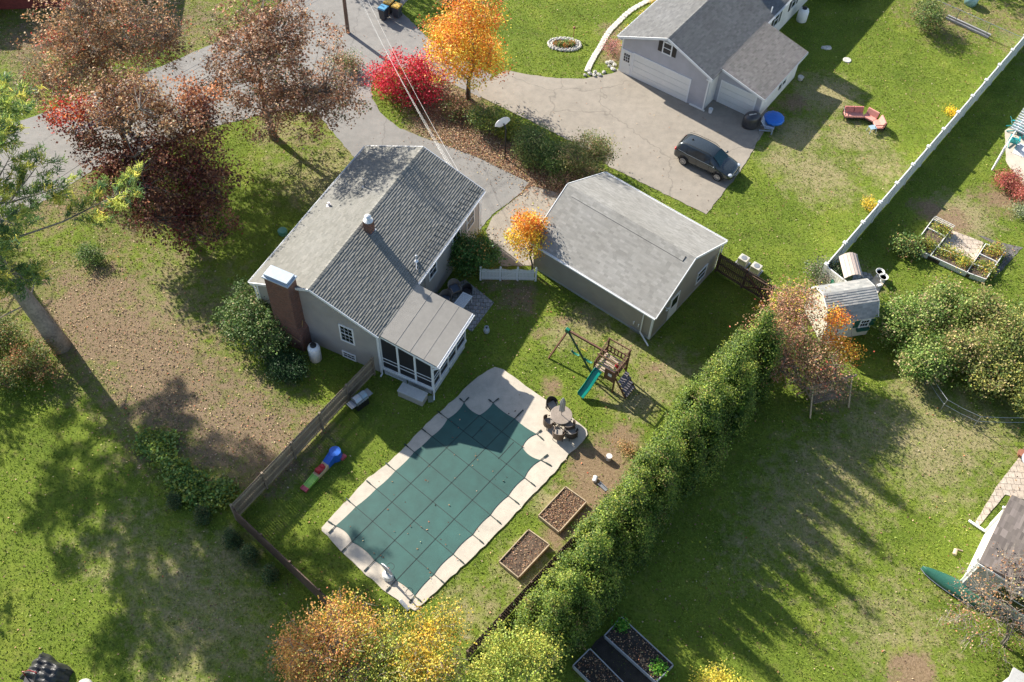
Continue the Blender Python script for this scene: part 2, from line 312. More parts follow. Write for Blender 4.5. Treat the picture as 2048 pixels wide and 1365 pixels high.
me = bpy.data.meshes.new('ground'); me.vertices.add(nx*ny); me.vertices.foreach_set('co', np.stack([xf, yf, 0*xf], 1).astype(np.float32).ravel())
i = np.arange((ny-1)*(nx-1)); q = (i//(nx-1))*nx+(i % (nx-1)); Fq = np.stack([q, q+1, q+1+nx, q+nx], 1).astype(np.int32)
me.loops.add(Fq.size); me.loops.foreach_set('vertex_index', Fq.ravel()); me.polygons.add(len(Fq)); me.polygons.foreach_set('loop_start', np.arange(0, Fq.size, 4, dtype=np.int32)); me.polygons.foreach_set('loop_total', np.full(len(Fq), 4, np.int32)); me.update(calc_edges=True)
zl, zd, zt = zone(xf, yf, LIT, 11), zone(xf, yf, DRY, 21), zone(xf, yf, DIRT, 31)
zd = np.clip(zd*1.05, 0, 1)
at = me.color_attributes.new('zone', 'FLOAT_COLOR', 'POINT'); at.data.foreach_set('color', np.stack([zl, zd, zt, np.ones_like(zl)], 1).astype(np.float32).ravel())
tag(link('ground', me, GROUND), kind='structure')
# grass tufts
def scatter_px(n, x0=-60, x1=2110, y0=-60, y1=1430):
    """uniform over the site that the view covers"""
    out = []
    c = np.array([G(x0, y0), G(x1, y0), G(x1, y1), G(x0, y1)]); bx0, by0 = c.min(0); bx1, by1 = c.max(0); tot = 0
    while tot < n:
        p = np.stack([rng.uniform(bx0, bx1, n), rng.uniform(by0, by1, n)], 1); p = p[inpoly(p[:, 0], p[:, 1], [tuple(k) for k in c])]; out.append(p); tot += len(p)
    return np.concatenate(out)[:n]
N = 330000; P = scatter_px(N); keep = np.ones(N, bool)
for h in hard: keep &= ~inpoly(P[:, 0], P[:, 1], h)
L1, L2, L3 = zone(P[:, 0], P[:, 1], LIT, 11), zone(P[:, 0], P[:, 1], DRY, 21), zone(P[:, 0], P[:, 1], DIRT, 31)
keep &= rng.random(N) > np.maximum(L1*.6, L3*.97); keep &= rng.random(N) > L2*.35
P = P[keep]; L1 = L1[keep]; L2 = L2[keep]; n = len(P)
lum = fb(P[:, 0], P[:, 1], 5., 41); fine = fb(P[:, 0], P[:, 1], .9, 51)
gr = np.array([.115, .185, .02])*(1-lum[:, None])+np.array([.28, .34, .045])*lum[:, None]; gr *= (.4+1.2*fine)[:, None]
dm = np.clip(L2*1.+L1*.6+(fine > .66)*.3, 0, 1)[:, None]*rng.random((n, 1)); gc = gr*(1-dm)+np.array([.34, .28, .14])*dm; gc = jitcol(gc, n, .35, .1)
ang = rng.uniform(0, 6.283, n); hh = rng.uniform(.03, .085, n)*(.7+.8*fine); wd = rng.uniform(.02, .05, n); ln = rng.normal(0, .045, (n, 2))
ca, sa = np.cos(ang), np.sin(ang); B0 = np.stack([P[:, 0]-ca*wd, P[:, 1]-sa*wd, np.full(n, .0)], 1); B1 = np.stack([P[:, 0]+ca*wd, P[:, 1]+sa*wd, np.full(n, .0)], 1); T = np.stack([P[:, 0]+ln[:, 0], P[:, 1]+ln[:, 1], hh], 1)
tag(quadmesh('grass', np.stack([B0, B1, T], 1).reshape(-1, 3), GRASSM, None, gc, tri=True), 'short autumn lawn grass growing round the houses and pool', 'grass', kind='stuff')
# fallen leaves
LP = []
c4_ = [np.array(G(*p)) for p in ((850, 185), (950, 300), (1060, 352), (1180, 385))]
uu = rng.random(26000)*3; ii = np.minimum(uu.astype(int), 2); c4 = np.array(c4_); PS = c4[ii]+(c4[ii+1]-c4[ii])*(uu-ii)[:, None]+rng.normal(size=(26000, 2))*1.15
PC = np.array([G(*rng.uniform((700, 820), (1060, 1180))) for _ in range(90)])
P = scatter_px(150000); a = zone(P[:, 0], P[:, 1], LIT, 11); P1 = P[rng.random(len(P)) < np.clip(a, 0, 1)**1.6*.8*(.25+1.3*fb(P[:, 0], P[:, 1], 1.6, 77))]
P2 = scatter_px(9000); P2 = P2[~inpoly(P2[:, 0], P2[:, 1], deck_p)]; P3 = scatter_px(60000); k = vnoise(P3[:, 0], P3[:, 1], 1, 3); gx, gy = G(1030, 600); P3 = P3[np.exp(-((P3[:, 0]-gx)**2+(P3[:, 1]-gy)**2)/9) > rng.random(len(P3))]
P3 = np.concatenate([P3, PC[inpoly(PC[:, 0], PC[:, 1], deck_p)]]); PS = PS[~(inpoly(PS[:, 0], PS[:, 1], drive_p) | inpoly(PS[:, 0], PS[:, 1], apron_p) | inpoly(PS[:, 0], PS[:, 1], ndrive_p)) | (rng.random(len(PS)) < .12)]; PL = np.concatenate([P1, P2, P3, PS]); z = np.full(len(PL), .03)
for h in hard: z = np.where(inpoly(PL[:, 0], PL[:, 1], h), .112 if h is deck_p else .05, z)
z += rng.random(len(PL))*.04
pal = [((.27, .15, .08), 4), ((.36, .21, .12), 3), ((.46, .34, .22), 3.5), ((.13, .07, .045), 4), ((.4, .13, .06), .7), ((.5, .4, .14), .6)]
fin = ~(inpoly(PL[:, 0], PL[:, 1], street_p) | inpoly(PL[:, 0], PL[:, 1], drive_p) | inpoly(PL[:, 0], PL[:, 1], ndrive_p)) | (rng.random(len(PL)) < .22)
PL = PL[fin]; z = z[fin]
tag(leafmesh('fallen_leaves', DRYLEAF, None, np.column_stack([PL, z]), .095, jitcol(pick(pal, len(PL)), len(PL), .35, .1), 1.6, .75), 'brown and orange fallen leaves scattered over lawn and driveways', 'fallen leaves', kind='stuff')
# ================================================================== BUILDINGS
def shingles(mb, p0, p1, p2, p3, cols, expo=.143, tab=.3, lip=(.012, .026), amp=.14):
    """saw-tooth shingle courses over a slope: p0,p1 eave ends, p2 above p1, p3 above p0"""
    p0, p1, p2, p3 = map(lambda p: np.array(p, float), (p0, p1, p2, p3)); H = (np.linalg.norm(p3-p0)+np.linalg.norm(p2-p1))/2; nc = max(1, round(H/expo))
    nn = nrmz(np.cross(p1-p0, p3-p0)); nn = nn if nn[2] > 0 else -nn
    for i in range(nc):
        t0, t1 = i/nc, (i+1)/nc; a0, b0 = p0+(p3-p0)*t0, p1+(p2-p1)*t0; a1, b1 = p0+(p3-p0)*t1, p1+(p2-p1)*t1; L = np.linalg.norm(b0-a0); ns = max(1, round(L/tab)); off = random.random()*.8
        us = [0.]+[min(.999, max(.001, (j+off)/ns)) for j in range(ns)]+[1.]
        for j in range(len(us)-1):
            if us[j+1]-us[j] < .004: continue
            h = random.uniform(*lip); q = [a0+(b0-a0)*us[j], a0+(b0-a0)*us[j+1], a1+(b1-a1)*us[j+1], a1+(b1-a1)*us[j]]
            k = 1+random.uniform(-amp, amp); c = random.choice(cols); c = tuple(x*k for x in c)
            mb.add([q[0]+nn*h, q[1]+nn*h, q[2]+nn*.004, q[3]+nn*.004], [(0, 1, 2, 3)], c)
            mb.add([q[0]+nn*h, q[1]+nn*h, q[1]-nn*.002, q[0]-nn*.002], [(0, 1, 2, 3)], c)
def gable_roof(parent, x0, x1, y0, y1, ze, zr, cols, ax='y', xr=None, expo=.143, lip=(.012, .026), th=.14, cap=True, amp=.14, ze2=None):
    """ridge runs along local y (ax='y') or local x (ax='x')"""
    xr = (x0+x1)/2 if xr is None else xr; ze2 = ze if ze2 is None else ze2
    sw = (lambda p: (p[1], p[0], p[2])) if ax == 'x' else (lambda p: p)
    m = MB(); e = .004
    for (xe, zz) in ((x0, ze), (x1, ze2)):
        shingles(m, sw((xe, y0, zz)), sw((xe, y1, zz)), sw((xr, y1, zr)), sw((xr, y0, zr)), cols, expo, lip=lip, amp=amp)
    # underside slab
    c0 = cols[0]; pts = [(x0, ze-.008), (xr, zr-.008), (x1, ze2-.008), (x1, ze2-th), (xr, zr-th), (x0, ze-th)]
    o = len(m.v); m.prof(pts, y0+.01, y1-.01); m.c[o:] = [c0]*(len(m.v)-o)
    for i in range(o, len(m.v)): m.v[i] = sw(m.v[i])
    if cap:
        n = int((y1-y0)/.3)
        for j in range(n):
            a = y0+(y1-y0)*j/n; b = a+(y1-y0)/n*1.02; k = 1+random.uniform(-.12, .12); c = tuple(v*k for v in random.choice(cols)); dz0 = .045; dz1 = .03
            s0 = (zr-ze)/(xr-x0); s1 = (zr-ze2)/(x1-xr)
            m.add([sw(p) for p in [(xr-.13, a, zr-.13*s0+dz0), (xr, a, zr+dz0), (xr+.13, a, zr-.13*s1+dz0), (xr-.13, b, zr-.13*s0+dz1), (xr, b, zr+dz1), (xr+.13, b, zr-.13*s1+dz1)]], [(0, 1, 4, 3), (1, 2, 5, 4)], c)
            m.add([sw(p) for p in [(xr-.13, a, zr-.13*s0), (xr, a, zr), (xr+.13, a, zr-.13*s1), (xr-.13, a, zr-.13*s0+dz0), (xr, a, zr+dz0), (xr+.13, a, zr-.13*s1+dz0)]], [(0, 1, 4, 3), (1, 2, 5, 4)], c)
    return m.build('roof', SHING, parent, colr=True)
def gable_wall(parent, x0, x1, y0, y1, z0, ze, zr, xr, mat, ax='y', ze2=None):
    ze2 = ze if ze2 is None else ze2; m = MB()
    m.prof([(x0, z0), (x1, z0), (x1, ze2), (xr, zr), (x0, ze)], y0, y1)
    if ax == 'x': m.v = [(b, a, c) for a, b, c in m.v]
    return m.build('wall', mat, parent)
def window(parent, o, ux, w, h, mull=1, hd=None, frame=.09, trim=WHITE, shut=None, grid=None, name='window', glass=DKG):
    """o = lower corner on wall plane, ux = unit vector along the wall, outward normal = right-hand (ux x z)"""
    o = np.array(o, float); ux = np.array(ux, float); nz = np.array([0, 0, 1.]); nn = np.cross(ux, nz)
    m = MB()
    def B(m, a0, a1, b0, b1, d0, d1):
        vs = [o+ux*a+nz*b+nn*d for d in (d0, d1) for a, b in ((a0, b0), (a1, b0), (a1, b1), (a0, b1))]
        m.add(vs, [(3, 2, 1, 0), (4, 5, 6, 7), (0, 1, 5, 4), (1, 2, 6, 5), (2, 3, 7, 6), (3, 0, 4, 7)])
    f = frame; B(m, -f, w+f, -f, 0, 0, .05); B(m, -f, w+f, h, h+f, 0, .05); B(m, -f, 0, 0, h, 0, .048); B(m, w, w+f, 0, h, 0, .048); B(m, 0, w, h/2-.025, h/2+.025, .004, .036)
    if grid:
        for i in range(1, grid[0]): B(m, w*i/grid[0]-.007, w*i/grid[0]+.007, 0, h, .004, .028)
        for i in range(1, grid[1]): B(m, 0, w, h*i/grid[1]-.007, h*i/grid[1]+.007, .004, .026)
    wo = m.build(name, trim, parent)
    p = MB(); B(p, 0, w, 0, h, .002, .014); p.build('pane', glass, wo)
    if shut:
        for a in (-f-.02-.33, w+f+.02):
            s = MB(); B(s, a, a+.33, -.02, h+.02, 0, .04)
            s.build('shutter', shut, parent)
    return wo
def gutter(parent, a, b, name='gutter', mat=WHITE, w=.12):
    m = MB(); a = np.array(a, float); b = np.array(b, float); d = nrmz(b-a); n = np.array([d[1], -d[0], 0])
    for off, z0, hh, ww in ((0, -.1, .02, w), (-w/2+.008, -.05, .1, .016), (w/2-.008, -.05, .1, .016)):
        m.bar(a+n*(w/2+.01)+n*off+np.array([0, 0, z0]), b+n*(w/2+.01)+n*off+np.array([0, 0, z0]), ww, hh)
    m.bar(a+n*(w/2+.01)+np.array([0, 0, -.075]), b+n*(w/2+.01)+np.array([0, 0, -.075]), w-.04, .02); return m.build(name, mat, parent)
def spout(parent, pts, name='downspout', mat=WHITE, w=.08):
    m = MB()
    for a, b in zip(pts[:-1], pts[1:]): m.bar(a, b, w, w*.75)
    return m.build(name, mat, parent)
GREYS = [(.205, .2, .18), (.19, .185, .165), (.22, .212, .192)]
# ---- main house -------------------------------------------------------------
HX, HY, HYAW, HL, HW, HE, HR = -15.551, 37.093, -.4147, 13.16, 8.744, 3.909, 5.726
H = thing('house', 'grey clapboard house with tall brick chimney and screened porch beside the covered pool', 'house', (HX, HY, 0), HYAW)
gable_wall(H, .3, HW-.25, .2, HL-.2, 0, HE-.03, HR-.12, HW/2, SID_A)
roof = gable_roof(H, 0, HW, 0, HL, HE, HR, GREYS, lip=(.03, .044), amp=.05, expo=.152)
m = MB(); 
for y in (-.03, HL+.03):
    for a, b in (((0, y, HE-.06), (HW/2, y, HR-.06)), ((HW/2, y, HR-.06), (HW, y, HE-.06))): m.bar(a, b, .045, .17)
m.box(-.0, .03, HE-.17, .34, HL-.03, HE-.14); m.box(HW-.3, 4.5, HE-.17, HW, HL-.03, HE-.14); m.build('trim', WHITE, H)
gutter(H, (0, HL, HE), (0, 0, HE)); gutter(H, (HW, 4.5, HE), (HW, HL, HE))
for bx_ in ((.27, .17, 0, .39, .29, HE-.15), (HW-.31, .17, .0, HW-.21, .27, HE-.2), (HW-.33, HL-.29, 0, HW-.21, HL-.17, HE-.15)): MB().box(*bx_).build('corner_board', WHITE, H)
spout(H, [(.0-.06, .1, HE-.1), (.2, .12, HE-.5), (.2, .12, .2), (0, -.2, .08)]); spout(H, [(HW+.06, HL-.15, HE-.1), (HW-.18, HL-.1, HE-.45), (HW-.18, HL-.1, .15)])
# big chimney on the gable
ch = MB(); ch.prof([(1.68, 0), (3.6, 0), (3.6, 1.6), (3.42, 2.0), (3.42, 6.02), (1.84, 6.02), (1.84, 2.0), (1.68, 1.6)], -.62, .199)
cho = ch.build('chimney', BRICK, H, bev=.01)
m = MB(); m.box(1.76, -.7, 6.02, 3.5, .28, 6.12); m.box(1.85, -.6, 6.12, 3.41, .18, 6.3); m.build('chimney_cap', M('sheet_metal_cap', (.42, .48, .56), .35, .3, .1), cho, bev=.015)
m = MB(); m.tube([(1.83, -.64, .9), (2.6, -.66, 1.35), (3.44, -.64, .95), (3.46, -.3, 1.5), (3.45, -.05, 2.4)], .015, 5); m.build('cable', M('copper_cable', (.5, .33, .12), .5), cho)
# small chimney
cx, cy = 4.95, 5.6
m = MB(); m.box(cx-.24, cy-.24, 4.9, cx+.24, cy+.24, 6.35); sc2 = m.build('chimney', BRICK, H, bev=.008); tag(sc2, 'small square brick chimney with round white cowl on the roof ridge')
m = MB(); m.lathe([(.3, 6.35), (.3, 6.39), (.13, 6.52), (.1, 6.55), (.1, 6.68)], (cx, cy, 0), 14); m.lathe([(.2, 6.68), (.21, 6.7), (.12, 6.79), (.02, 6.83)], (cx, cy, 0), 14); m.build('chimney_cap', M('white_metal_cowl', (.7, .7, .7), .35, .2, .05), sc2, smooth=False)
m = MB(); m.box(cx-.3, cy-.3, 5.28, cx+.32, cy+.3, 5.5); m.build('flashing', STEEL, sc2)
def rz_(x): return HE+(HR-HE)*(1-abs(x-HW/2)/(HW/2))
m = MB(); m.tube([(2.5, 9.0, rz_(2.5)-.05), (2.5, 9.0, rz_(2.5)+.75)], .05, 8); m.box(2.36, 8.86, rz_(2.5)-.05, 2.64, 9.14, rz_(2.5)+.05); m.build('vent_pipe', GREYM, H)
m = MB(); m.lathe([(.2, 0), (.17, .07), (.08, .1), (.08, .32)], (1.05, 7.1, rz_(1.05)-.03), 12); m.build('vent_pipe', M('white_vent_boot', (.72, .66, .66), .5), H, smooth=False)
m = MB(); m.tube([(8.0, 5.7, rz_(8.)+.0), (8.0, 5.7, rz_(8.)+.42)], .035, 8); m.lathe([(.12, 0), (.14, .05), (.05, .14)], (8.0, 5.7, rz_(8.)), 10); m.ell((8.02, 5.7, rz_(8.)+.5), .08, .08, .1); m.bar((8., 5.7, rz_(8.)+.1), (8.28, 5.2, rz_(8.28)+.08), .04, .02); m.build('vent_pipe', M('galvanised_vent', (.6, .62, .66), .3, .4), H)
# heat cable zig-zag along the right eave
pts = []; y = 4.6; kz = 0
while y < HL-.2:
    x = HW-.06 if kz % 2 == 0 else HW-.75-random.random()*.2; pts.append((x, y, rz_(x)+.035)); y += .2+random.random()*.06; kz += 1
m = MB(); m.tube(pts, .011, 4); m.build('heat_cable', BLK, H)
# windows
window(H, (5.98, .2, 1.82), (1, 0, 0), .8, 1.36, grid=(3, 4)); window(H, (5.9, .2, .12), (1, 0, 0), .78, .42, grid=(3, 2), name='basement_window')
window(H, (HW-.25, 9.3, 1.9), (0, 1, 0), .9, 1.2, grid=(2, 2)); window(H, (HW-.25, 11.2, 1.9), (0, 1, 0), .9, 1.2, grid=(2, 2)); window(H, (HW-.25, 6.3, 2.2), (0, 1, 0), .8, 1., grid=(2, 2)); window(H, (HW-.25, 9.5, .3), (0, 1, 0), .8, .5, name='basement_window')
window(H, (.3, 4.6, 1.9), (0, -1, 0), 1.4, 1.2, grid=(4, 2)); window(H, (.3, 8.6, 1.9), (0, -1, 0), 1.0, 1.2, grid=(2, 2)); window(H, (5.2, HL-.2, 1.9), (-1, 0, 0), 1., 1.2, grid=(2, 2))
m = MB(); m.box(HW-.25, 5.5, 1.0, HW-.1, 5.8, 1.45); m.tube([(HW-.19, 5.65, 1.45), (HW-.19, 5.65, HE-.2)], .02, 6); m.build('electric_meter', GREYM, H)
# porch
PX0, PX1, PY0, PY1, PF = HW-.25, 12.05, .22, 4.25, .62
pr = MB(); a = [(HW-.03, .12, HE+.03), (HW-.03, 4.42, HE+.03), (12.38, 4.5, 3.17), (12.38, .18, 3.17)]
pr.add(a+[(x, y, z-.1) for x, y, z in a], [(0, 3, 2, 1), (4, 5, 6, 7), (0, 1, 5, 4), (1, 2, 6, 5), (2, 3, 7, 6), (3, 0, 4, 7)])
pro = pr.build('porch_roof', TAN, H)
for t in (.27, .52, .76):
    m = MB(); x = HW+(12.38-HW)*t; z = HE+.03+(3.17-HE-.03)*t+.006; m.bar((x, .16, z-.003), (x, 4.46, z-.003), .03, .008); m.build('roof_seam', M('membrane_seam', (.24, .222, .2), .85), pro)
def zr_(x): return HE+.03+(3.17-HE-.03)*(x-HW)/(12.38-HW)-.11
m = MB()
m.bar((HW-.1, .17, zr_(HW)-.06), (12.36, .17, zr_(12.36)-.06), .05, .16); m.bar((12.4, .16, 3.08), (12.4, 4.5, 3.08), .05, .16); m.bar((HW+.1, 4.44, zr_(HW+.1)-.06), (12.36, 4.44, zr_(12.36)-.06), .05, .16); m.build('trim', WHITE, H)
gutter(H, (12.42, .16, 3.12), (12.42, 4.5, 3.12))
fl = MB(); fl.box(PX0, PY0, PF-.14, PX1, PY1, PF); fl.build('porch_floor', M('porch_deck_boards', (.22, .2, .19), .7), H)
m = MB(); m.box(PX0-.02, PY0-.04, PF-.16, PX1+.04, PY0-.002, PF+.02); m.box(PX1+.002, PY0-.04, PF-.16, PX1+.04, PY1, PF+.02); m.box(PX0+.02, PY1+.002, PF-.16, PX1+.04, PY1+.04, PF+.02); m.build('rim_board', WHITE, H)
px = [8.62, 9.75, 10.88, 12.0]; py = [.27, 1.07, 2.07, 3.07, 4.2]
for x in px:
    m = MB(); m.box(x-.06, .21, PF, x+.06, .33, zr_(x)-.1); m.build('porch_post', WHITE, H)
for y in py[1:]:
    m = MB(); m.box(11.94, y-.05, PF, 12.06, y+.05, 3.02); m.build('porch_post', WHITE, H)
for y in (.27, 2.2, 4.15):
    m = MB(); m.box(11.9, y-.07, 0, 12.0, y+.07, PF-.15); m.build('porch_pier', GREYM, H)
for i in range(3):
    x0, x1 = px[i]+.06, px[i+1]-.06; m = MB(); m.box(x0, .24, 1.24, x1, .3, 1.29); m.box(x0, .24, 1.55, x1, .3, 1.6); m.box(x0, .23, PF+.02, x1, .31, PF+.08); m.bar((x0, .27, zr_(x0)-.16), (x1, .27, zr_(x1)-.16), .08, .12); r_ = m.build('porch_rail', WHITE, H)
    s = MB(); s.add([(x0, .262, PF+.05), (x1, .262, PF+.05), (x1, .262, zr_(x1)-.2), (x0, .262, zr_(x0)-.2), (x0, .258, PF+.05), (x1, .258, PF+.05), (x1, .258, zr_(x1)-.2), (x0, .258, zr_(x0)-.2)], [(0, 1, 2, 3), (7, 6, 5, 4)]); s.build('porch_screen', SCREEN, H)
for i in range(4):
    y0, y1 = py[i]+.06, py[i+1]-.05; m = MB(); m.box(11.97, y0, 1.24, 12.03, y1, 1.29); m.box(11.97, y0, 1.55, 12.03, y1, 1.6); m.box(11.96, y0, PF+.02, 12.04, y1, PF+.08); m.box(11.96, y0, 2.92, 12.04, y1, 3.02); m.build('porch_rail', WHITE, H)
    s = MB(); s.box(11.986, y0, PF+.05, 11.99, y1, 2.95); s.build('porch_screen', SCREEN, H)
s = MB(); s.box(HW-.2, 4.2, PF+.02, 11.94, 4.204, 3.0); s.build('porch_screen', SCREEN, H)
def lattice(parent, o, ux, L, h, mat=WHITE):
    m = MB(); o = np.array(o, float); ux = np.array(ux, float); st = .13; nn = np.cross(ux, [0, 0, 1.])
    for sgn in (1, -1):
        t = -h
        while t < L+h:
            a, b = (t, 0.), (t+h, h)
            lo, hi = max(0, a[0]), min(L, b[0])
            if hi > lo+.02:
                z0 = (lo-t); z1 = (hi-t)
                if sgn < 0: z0, z1 = h-z0, h-z1
                m.bar(o+ux*lo+np.array([0, 0, z0])+nn*(.012*sgn), o+ux*hi+np.array([0, 0, z1])+nn*(.012*sgn), .035, .012, nn)
            t += st
    m.bar(o+np.array([0, 0, .02]), o+ux*L+np.array([0, 0, .02]), .03, .04); return m.build('lattice', mat, parent)
lattice(H, (8.7, .24, .0), (1, 0, 0), 1.5, .47); lattice(H, (10.3, .24, .0), (1, 0, 0), 1.68, .47); lattice(H, (12.02, .3, .0), (0, 1, 0), 1.85, .47); lattice(H, (12.02, 2.3, 0), (0, 1, 0), 1.85, .47)
spout(H, [(12.46, .2, 3.03), (12.12, .12, 2.75), (12.12, .12, .15), (12.25, -.12, .06)]); spout(H, [(8.62, .12, HE-.2), (8.62, .1, .12), (8.62, -.12, .06)])
m = MB(); m.box(9.3, 3.2, PF, 11.5, 4.0, PF+.4); m.box(9.3, 3.85, PF+.4, 11.5, 4.0, PF+.8); m.build('porch_bench', WOODB, H, bev=.03)
# ---- detached garage ----------------------------------------------------------
GX, GY, GYAW, GL, GW, GE, GR, GYR = .811, 42.688, -.6357, 9.545, 8.125, 2.568, 4.808, 3.709
Gh = thing('garage', 'detached taupe garage with plain grey shingle roof between the two driveways', 'garage', (GX, GY, 0), GYAW)
GG = [(.26, .25, .232), (.25, .24, .222), (.272, .262, .244)]
gable_wall(Gh, .25, GW-.25, .2, GL-.2, .15, GE-.05, GR-.12, GYR, SID_G, 'x')
gable_roof(Gh, 0, GW, 0, GL, GE, GR, GG, ax='x', xr=GYR, lip=(.006, .012), amp=.13, cap=False)
m = MB(); m.box(.18, .23, 0, GL-.18, GW-.23, .16); m.build('foundation', M('concrete_foundation', (.36, .36, .33), .85), Gh)
for x in (-.03, GL+.03):
    m = MB(); m.bar((x, 0, GE-.06), (x, GYR, GR-.06), .045, .16, (0, 0, 1)); m.bar((x, GYR, GR-.06), (x, GW, GE-.06), .045, .16, (0, 0, 1)); m.build('rake_board', WHITE, Gh)
s0 = (GR-GE)/GYR
m = MB(); m.bar((.7, GYR-.5, GR-.5*s0+.012), (GL-.55, GYR-.5, GR-.5*s0+.012), .02, .012); m.bar((GL-.55, GYR-.5, GR-.5*s0+.02), (GL-.55, GYR-.2, GR-.2*s0+.03), .035, .03); m.build('ridge_cable', BLK, Gh)
gutter(Gh, (0, 0, GE), (GL, 0, GE)); gutter(Gh, (GL, GW, GE), (0, GW, GE))
spout(Gh, [(GL-.85, -.06, GE-.1), (GL-.85, .12, GE-.4), (GL-.85, .12, .35), (GL+.05, -.25, .08)]); spout(Gh, [(GL-.15, GW+.06, GE-.1), (GL-.1, GW-.15, GE-.45), (GL-.1, GW-.15, .1)])
MB().box(GL-.29, .17, .1, GL-.17, .29, GE-.1).build('corner_board', WHITE, Gh); MB().box(GL-.29, GW-.31, .1, GL-.17, GW-.22, GE-.1).build('corner_board', WHITE, Gh)
window(Gh, (GL-.2, 5.35, .75), (0, 1, 0), 1.0, .95, glass=DKG); 
dm = MB(); dm.box(GL-.2, 2.1, .1, GL-.16, 3.15, 2.15); do = dm.build('door', WHITE, Gh); m = MB(); m.box(GL-.16, 2.3, 1.2, GL-.145, 2.95, 1.95); m.build('pane', DKG, do)
m = MB(); m.tube([(GL-.2, 1.5, 2.), (GL-.05, 1.5, 2.02)], .03, 6); m.ell((GL-.02, 1.4, 1.95), .06, .07, .07); m.ell((GL-.02, 1.6, 1.95), .06, .07, .07); m.build('floodlight', WHITE, Gh)
m = MB(); m.box(-.0+.16, 1.2, .1, .2, 3.6, 2.25); m.box(.16, 4.4, .1, .2, 6.8, 2.25); m.build('garage_door', WHITE, Gh)
# small well / meter equipment beside wall
t = thing('pump_unit', 'small grey pump with two curved white pipes at the foot of the taupe garage wall', 'pump', G3(1272, 660), GYAW)
m = MB(); m.box(-.35, -.2, 0, .35, .15, .25); m.build('housing', GREYM, t, bev=.02)
for x in (-.2, .15):
    m = MB(); m.tube([(x, .05, .2), (x, .1, .75), (x+.02, 0, .85), (x+.02, -.14, .8), (x+.02, -.16, .6)], .04, 8); m.build('pipe', WHITE, t, smooth=True)
# ---- neighbour house with attached garage --------------------------------------
NX, NY, NYAW, NW, NE_, NR = 6.79, 63.172, -.5925, 8.054, 3.205, 4.892
NL_ = 26.
Nh = thing('neighbor_house', 'lavender grey house with white garage doors and a dark shingle roof beside the tan driveway', 'house', (NX, NY, 0), NYAW)
GN = [(.145, .145, .145), (.13, .13, .132), (.16, .16, .16)]
def wall_poly(name, parent, pts, y0, y1, mat): m = MB(); m.prof(pts, y0, y1); return m.build(name, mat, parent)
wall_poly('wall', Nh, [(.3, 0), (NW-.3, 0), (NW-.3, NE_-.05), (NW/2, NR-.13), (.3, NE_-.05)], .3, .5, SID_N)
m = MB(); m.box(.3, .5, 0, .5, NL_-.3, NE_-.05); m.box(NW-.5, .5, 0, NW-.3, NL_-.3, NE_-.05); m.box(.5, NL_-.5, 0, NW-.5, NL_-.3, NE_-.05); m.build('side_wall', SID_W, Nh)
gable_roof(Nh, 0, NW, 0, NL_, NE_, NR, GN, lip=(.03, .044), amp=.08, expo=.152)
m = MB()
m.bar((0, -.03, NE_-.07), (NW/2, -.03, NR-.07), .045, .18); m.bar((NW/2, -.03, NR-.07), (NW, -.03, NE_-.07), .045, .18); m.box(.0, .0, NE_-.2, .35, .29, NE_-.16); m.box(NW-.45, .0, NE_-.28, NW, .29, NE_-.16)
m.build('trim', WHITE, Nh)
gutter(Nh, (0, NL_, NE_), (0, 0, NE_)); gutter(Nh, (NW, 8.4, NE_), (NW, NL_, NE_))
MB().box(.24, .27, .0, .36, .4, NE_-.1).build('corner_board', OFFW, Nh); MB().box(NW-.36, .22, 0, NW-.27, .299, NE_-.3).build('corner_board', OFFW, Nh); MB().box(6.6, .2, 0, 7.9, .296, .12).build('base_step', OFFW, Nh)
def gdoor(x0, x1, y, h, parent):
    m = MB(); m.box(x0-.1, y-.05, 0, x0, y, h+.1); m.box(x1, y-.05, 0, x1+.1, y, h+.1); m.box(x0-.001, y-.05, h, x1+.001, y, h+.1)
    f = m.build('garage_door', WHITE, parent); d = MB()
    for i in range(4): d.box(x0+.004, y-.03, .01+h/4*i, x1-.004, y-.002, h/4*(i+1)-.012)
    d.build('door_panel', OFFW, f, bev=.008)
gdoor(1.42, 6.25, .3, 2.1, Nh)
m = MB(); m.box(.36, .25, 0, 1.3, .3, 2.12); en = m.build('entry_door', WHITE, Nh); m = MB(); m.box(.45, .235, .05, 1.21, .252, 2.05); m.build('door_panel', OFFW, en); 
m = MB(); m.box(.58, .226, 1.15, 1.08, .236, 1.85); m.build('pane', DKG, en)
m = MB()
for i in range(1, 3): m.box(.58+.5*i/3-.012, .216, 1.15, .58+.5*i/3+.012, .228, 1.85)
for i in range(1, 3): m.box(.58, .218, 1.15+.7*i/3-.012, 1.08, .229, 1.15+.7*i/3+.012)
m.build('muntin', WHITE, en); m = MB(); m.ell((1.14, .2, 1.0), .035, .035, .035); m.build('handle', BLK, en)
window(Nh, (3.68, .3, 3.36), (1, 0, 0), .62, .86, shut=BLK)
m = MB(); m.ell((4.0, .1, 4.5), .1, .12, .07); m.build('floodlight', WHITE, Nh)
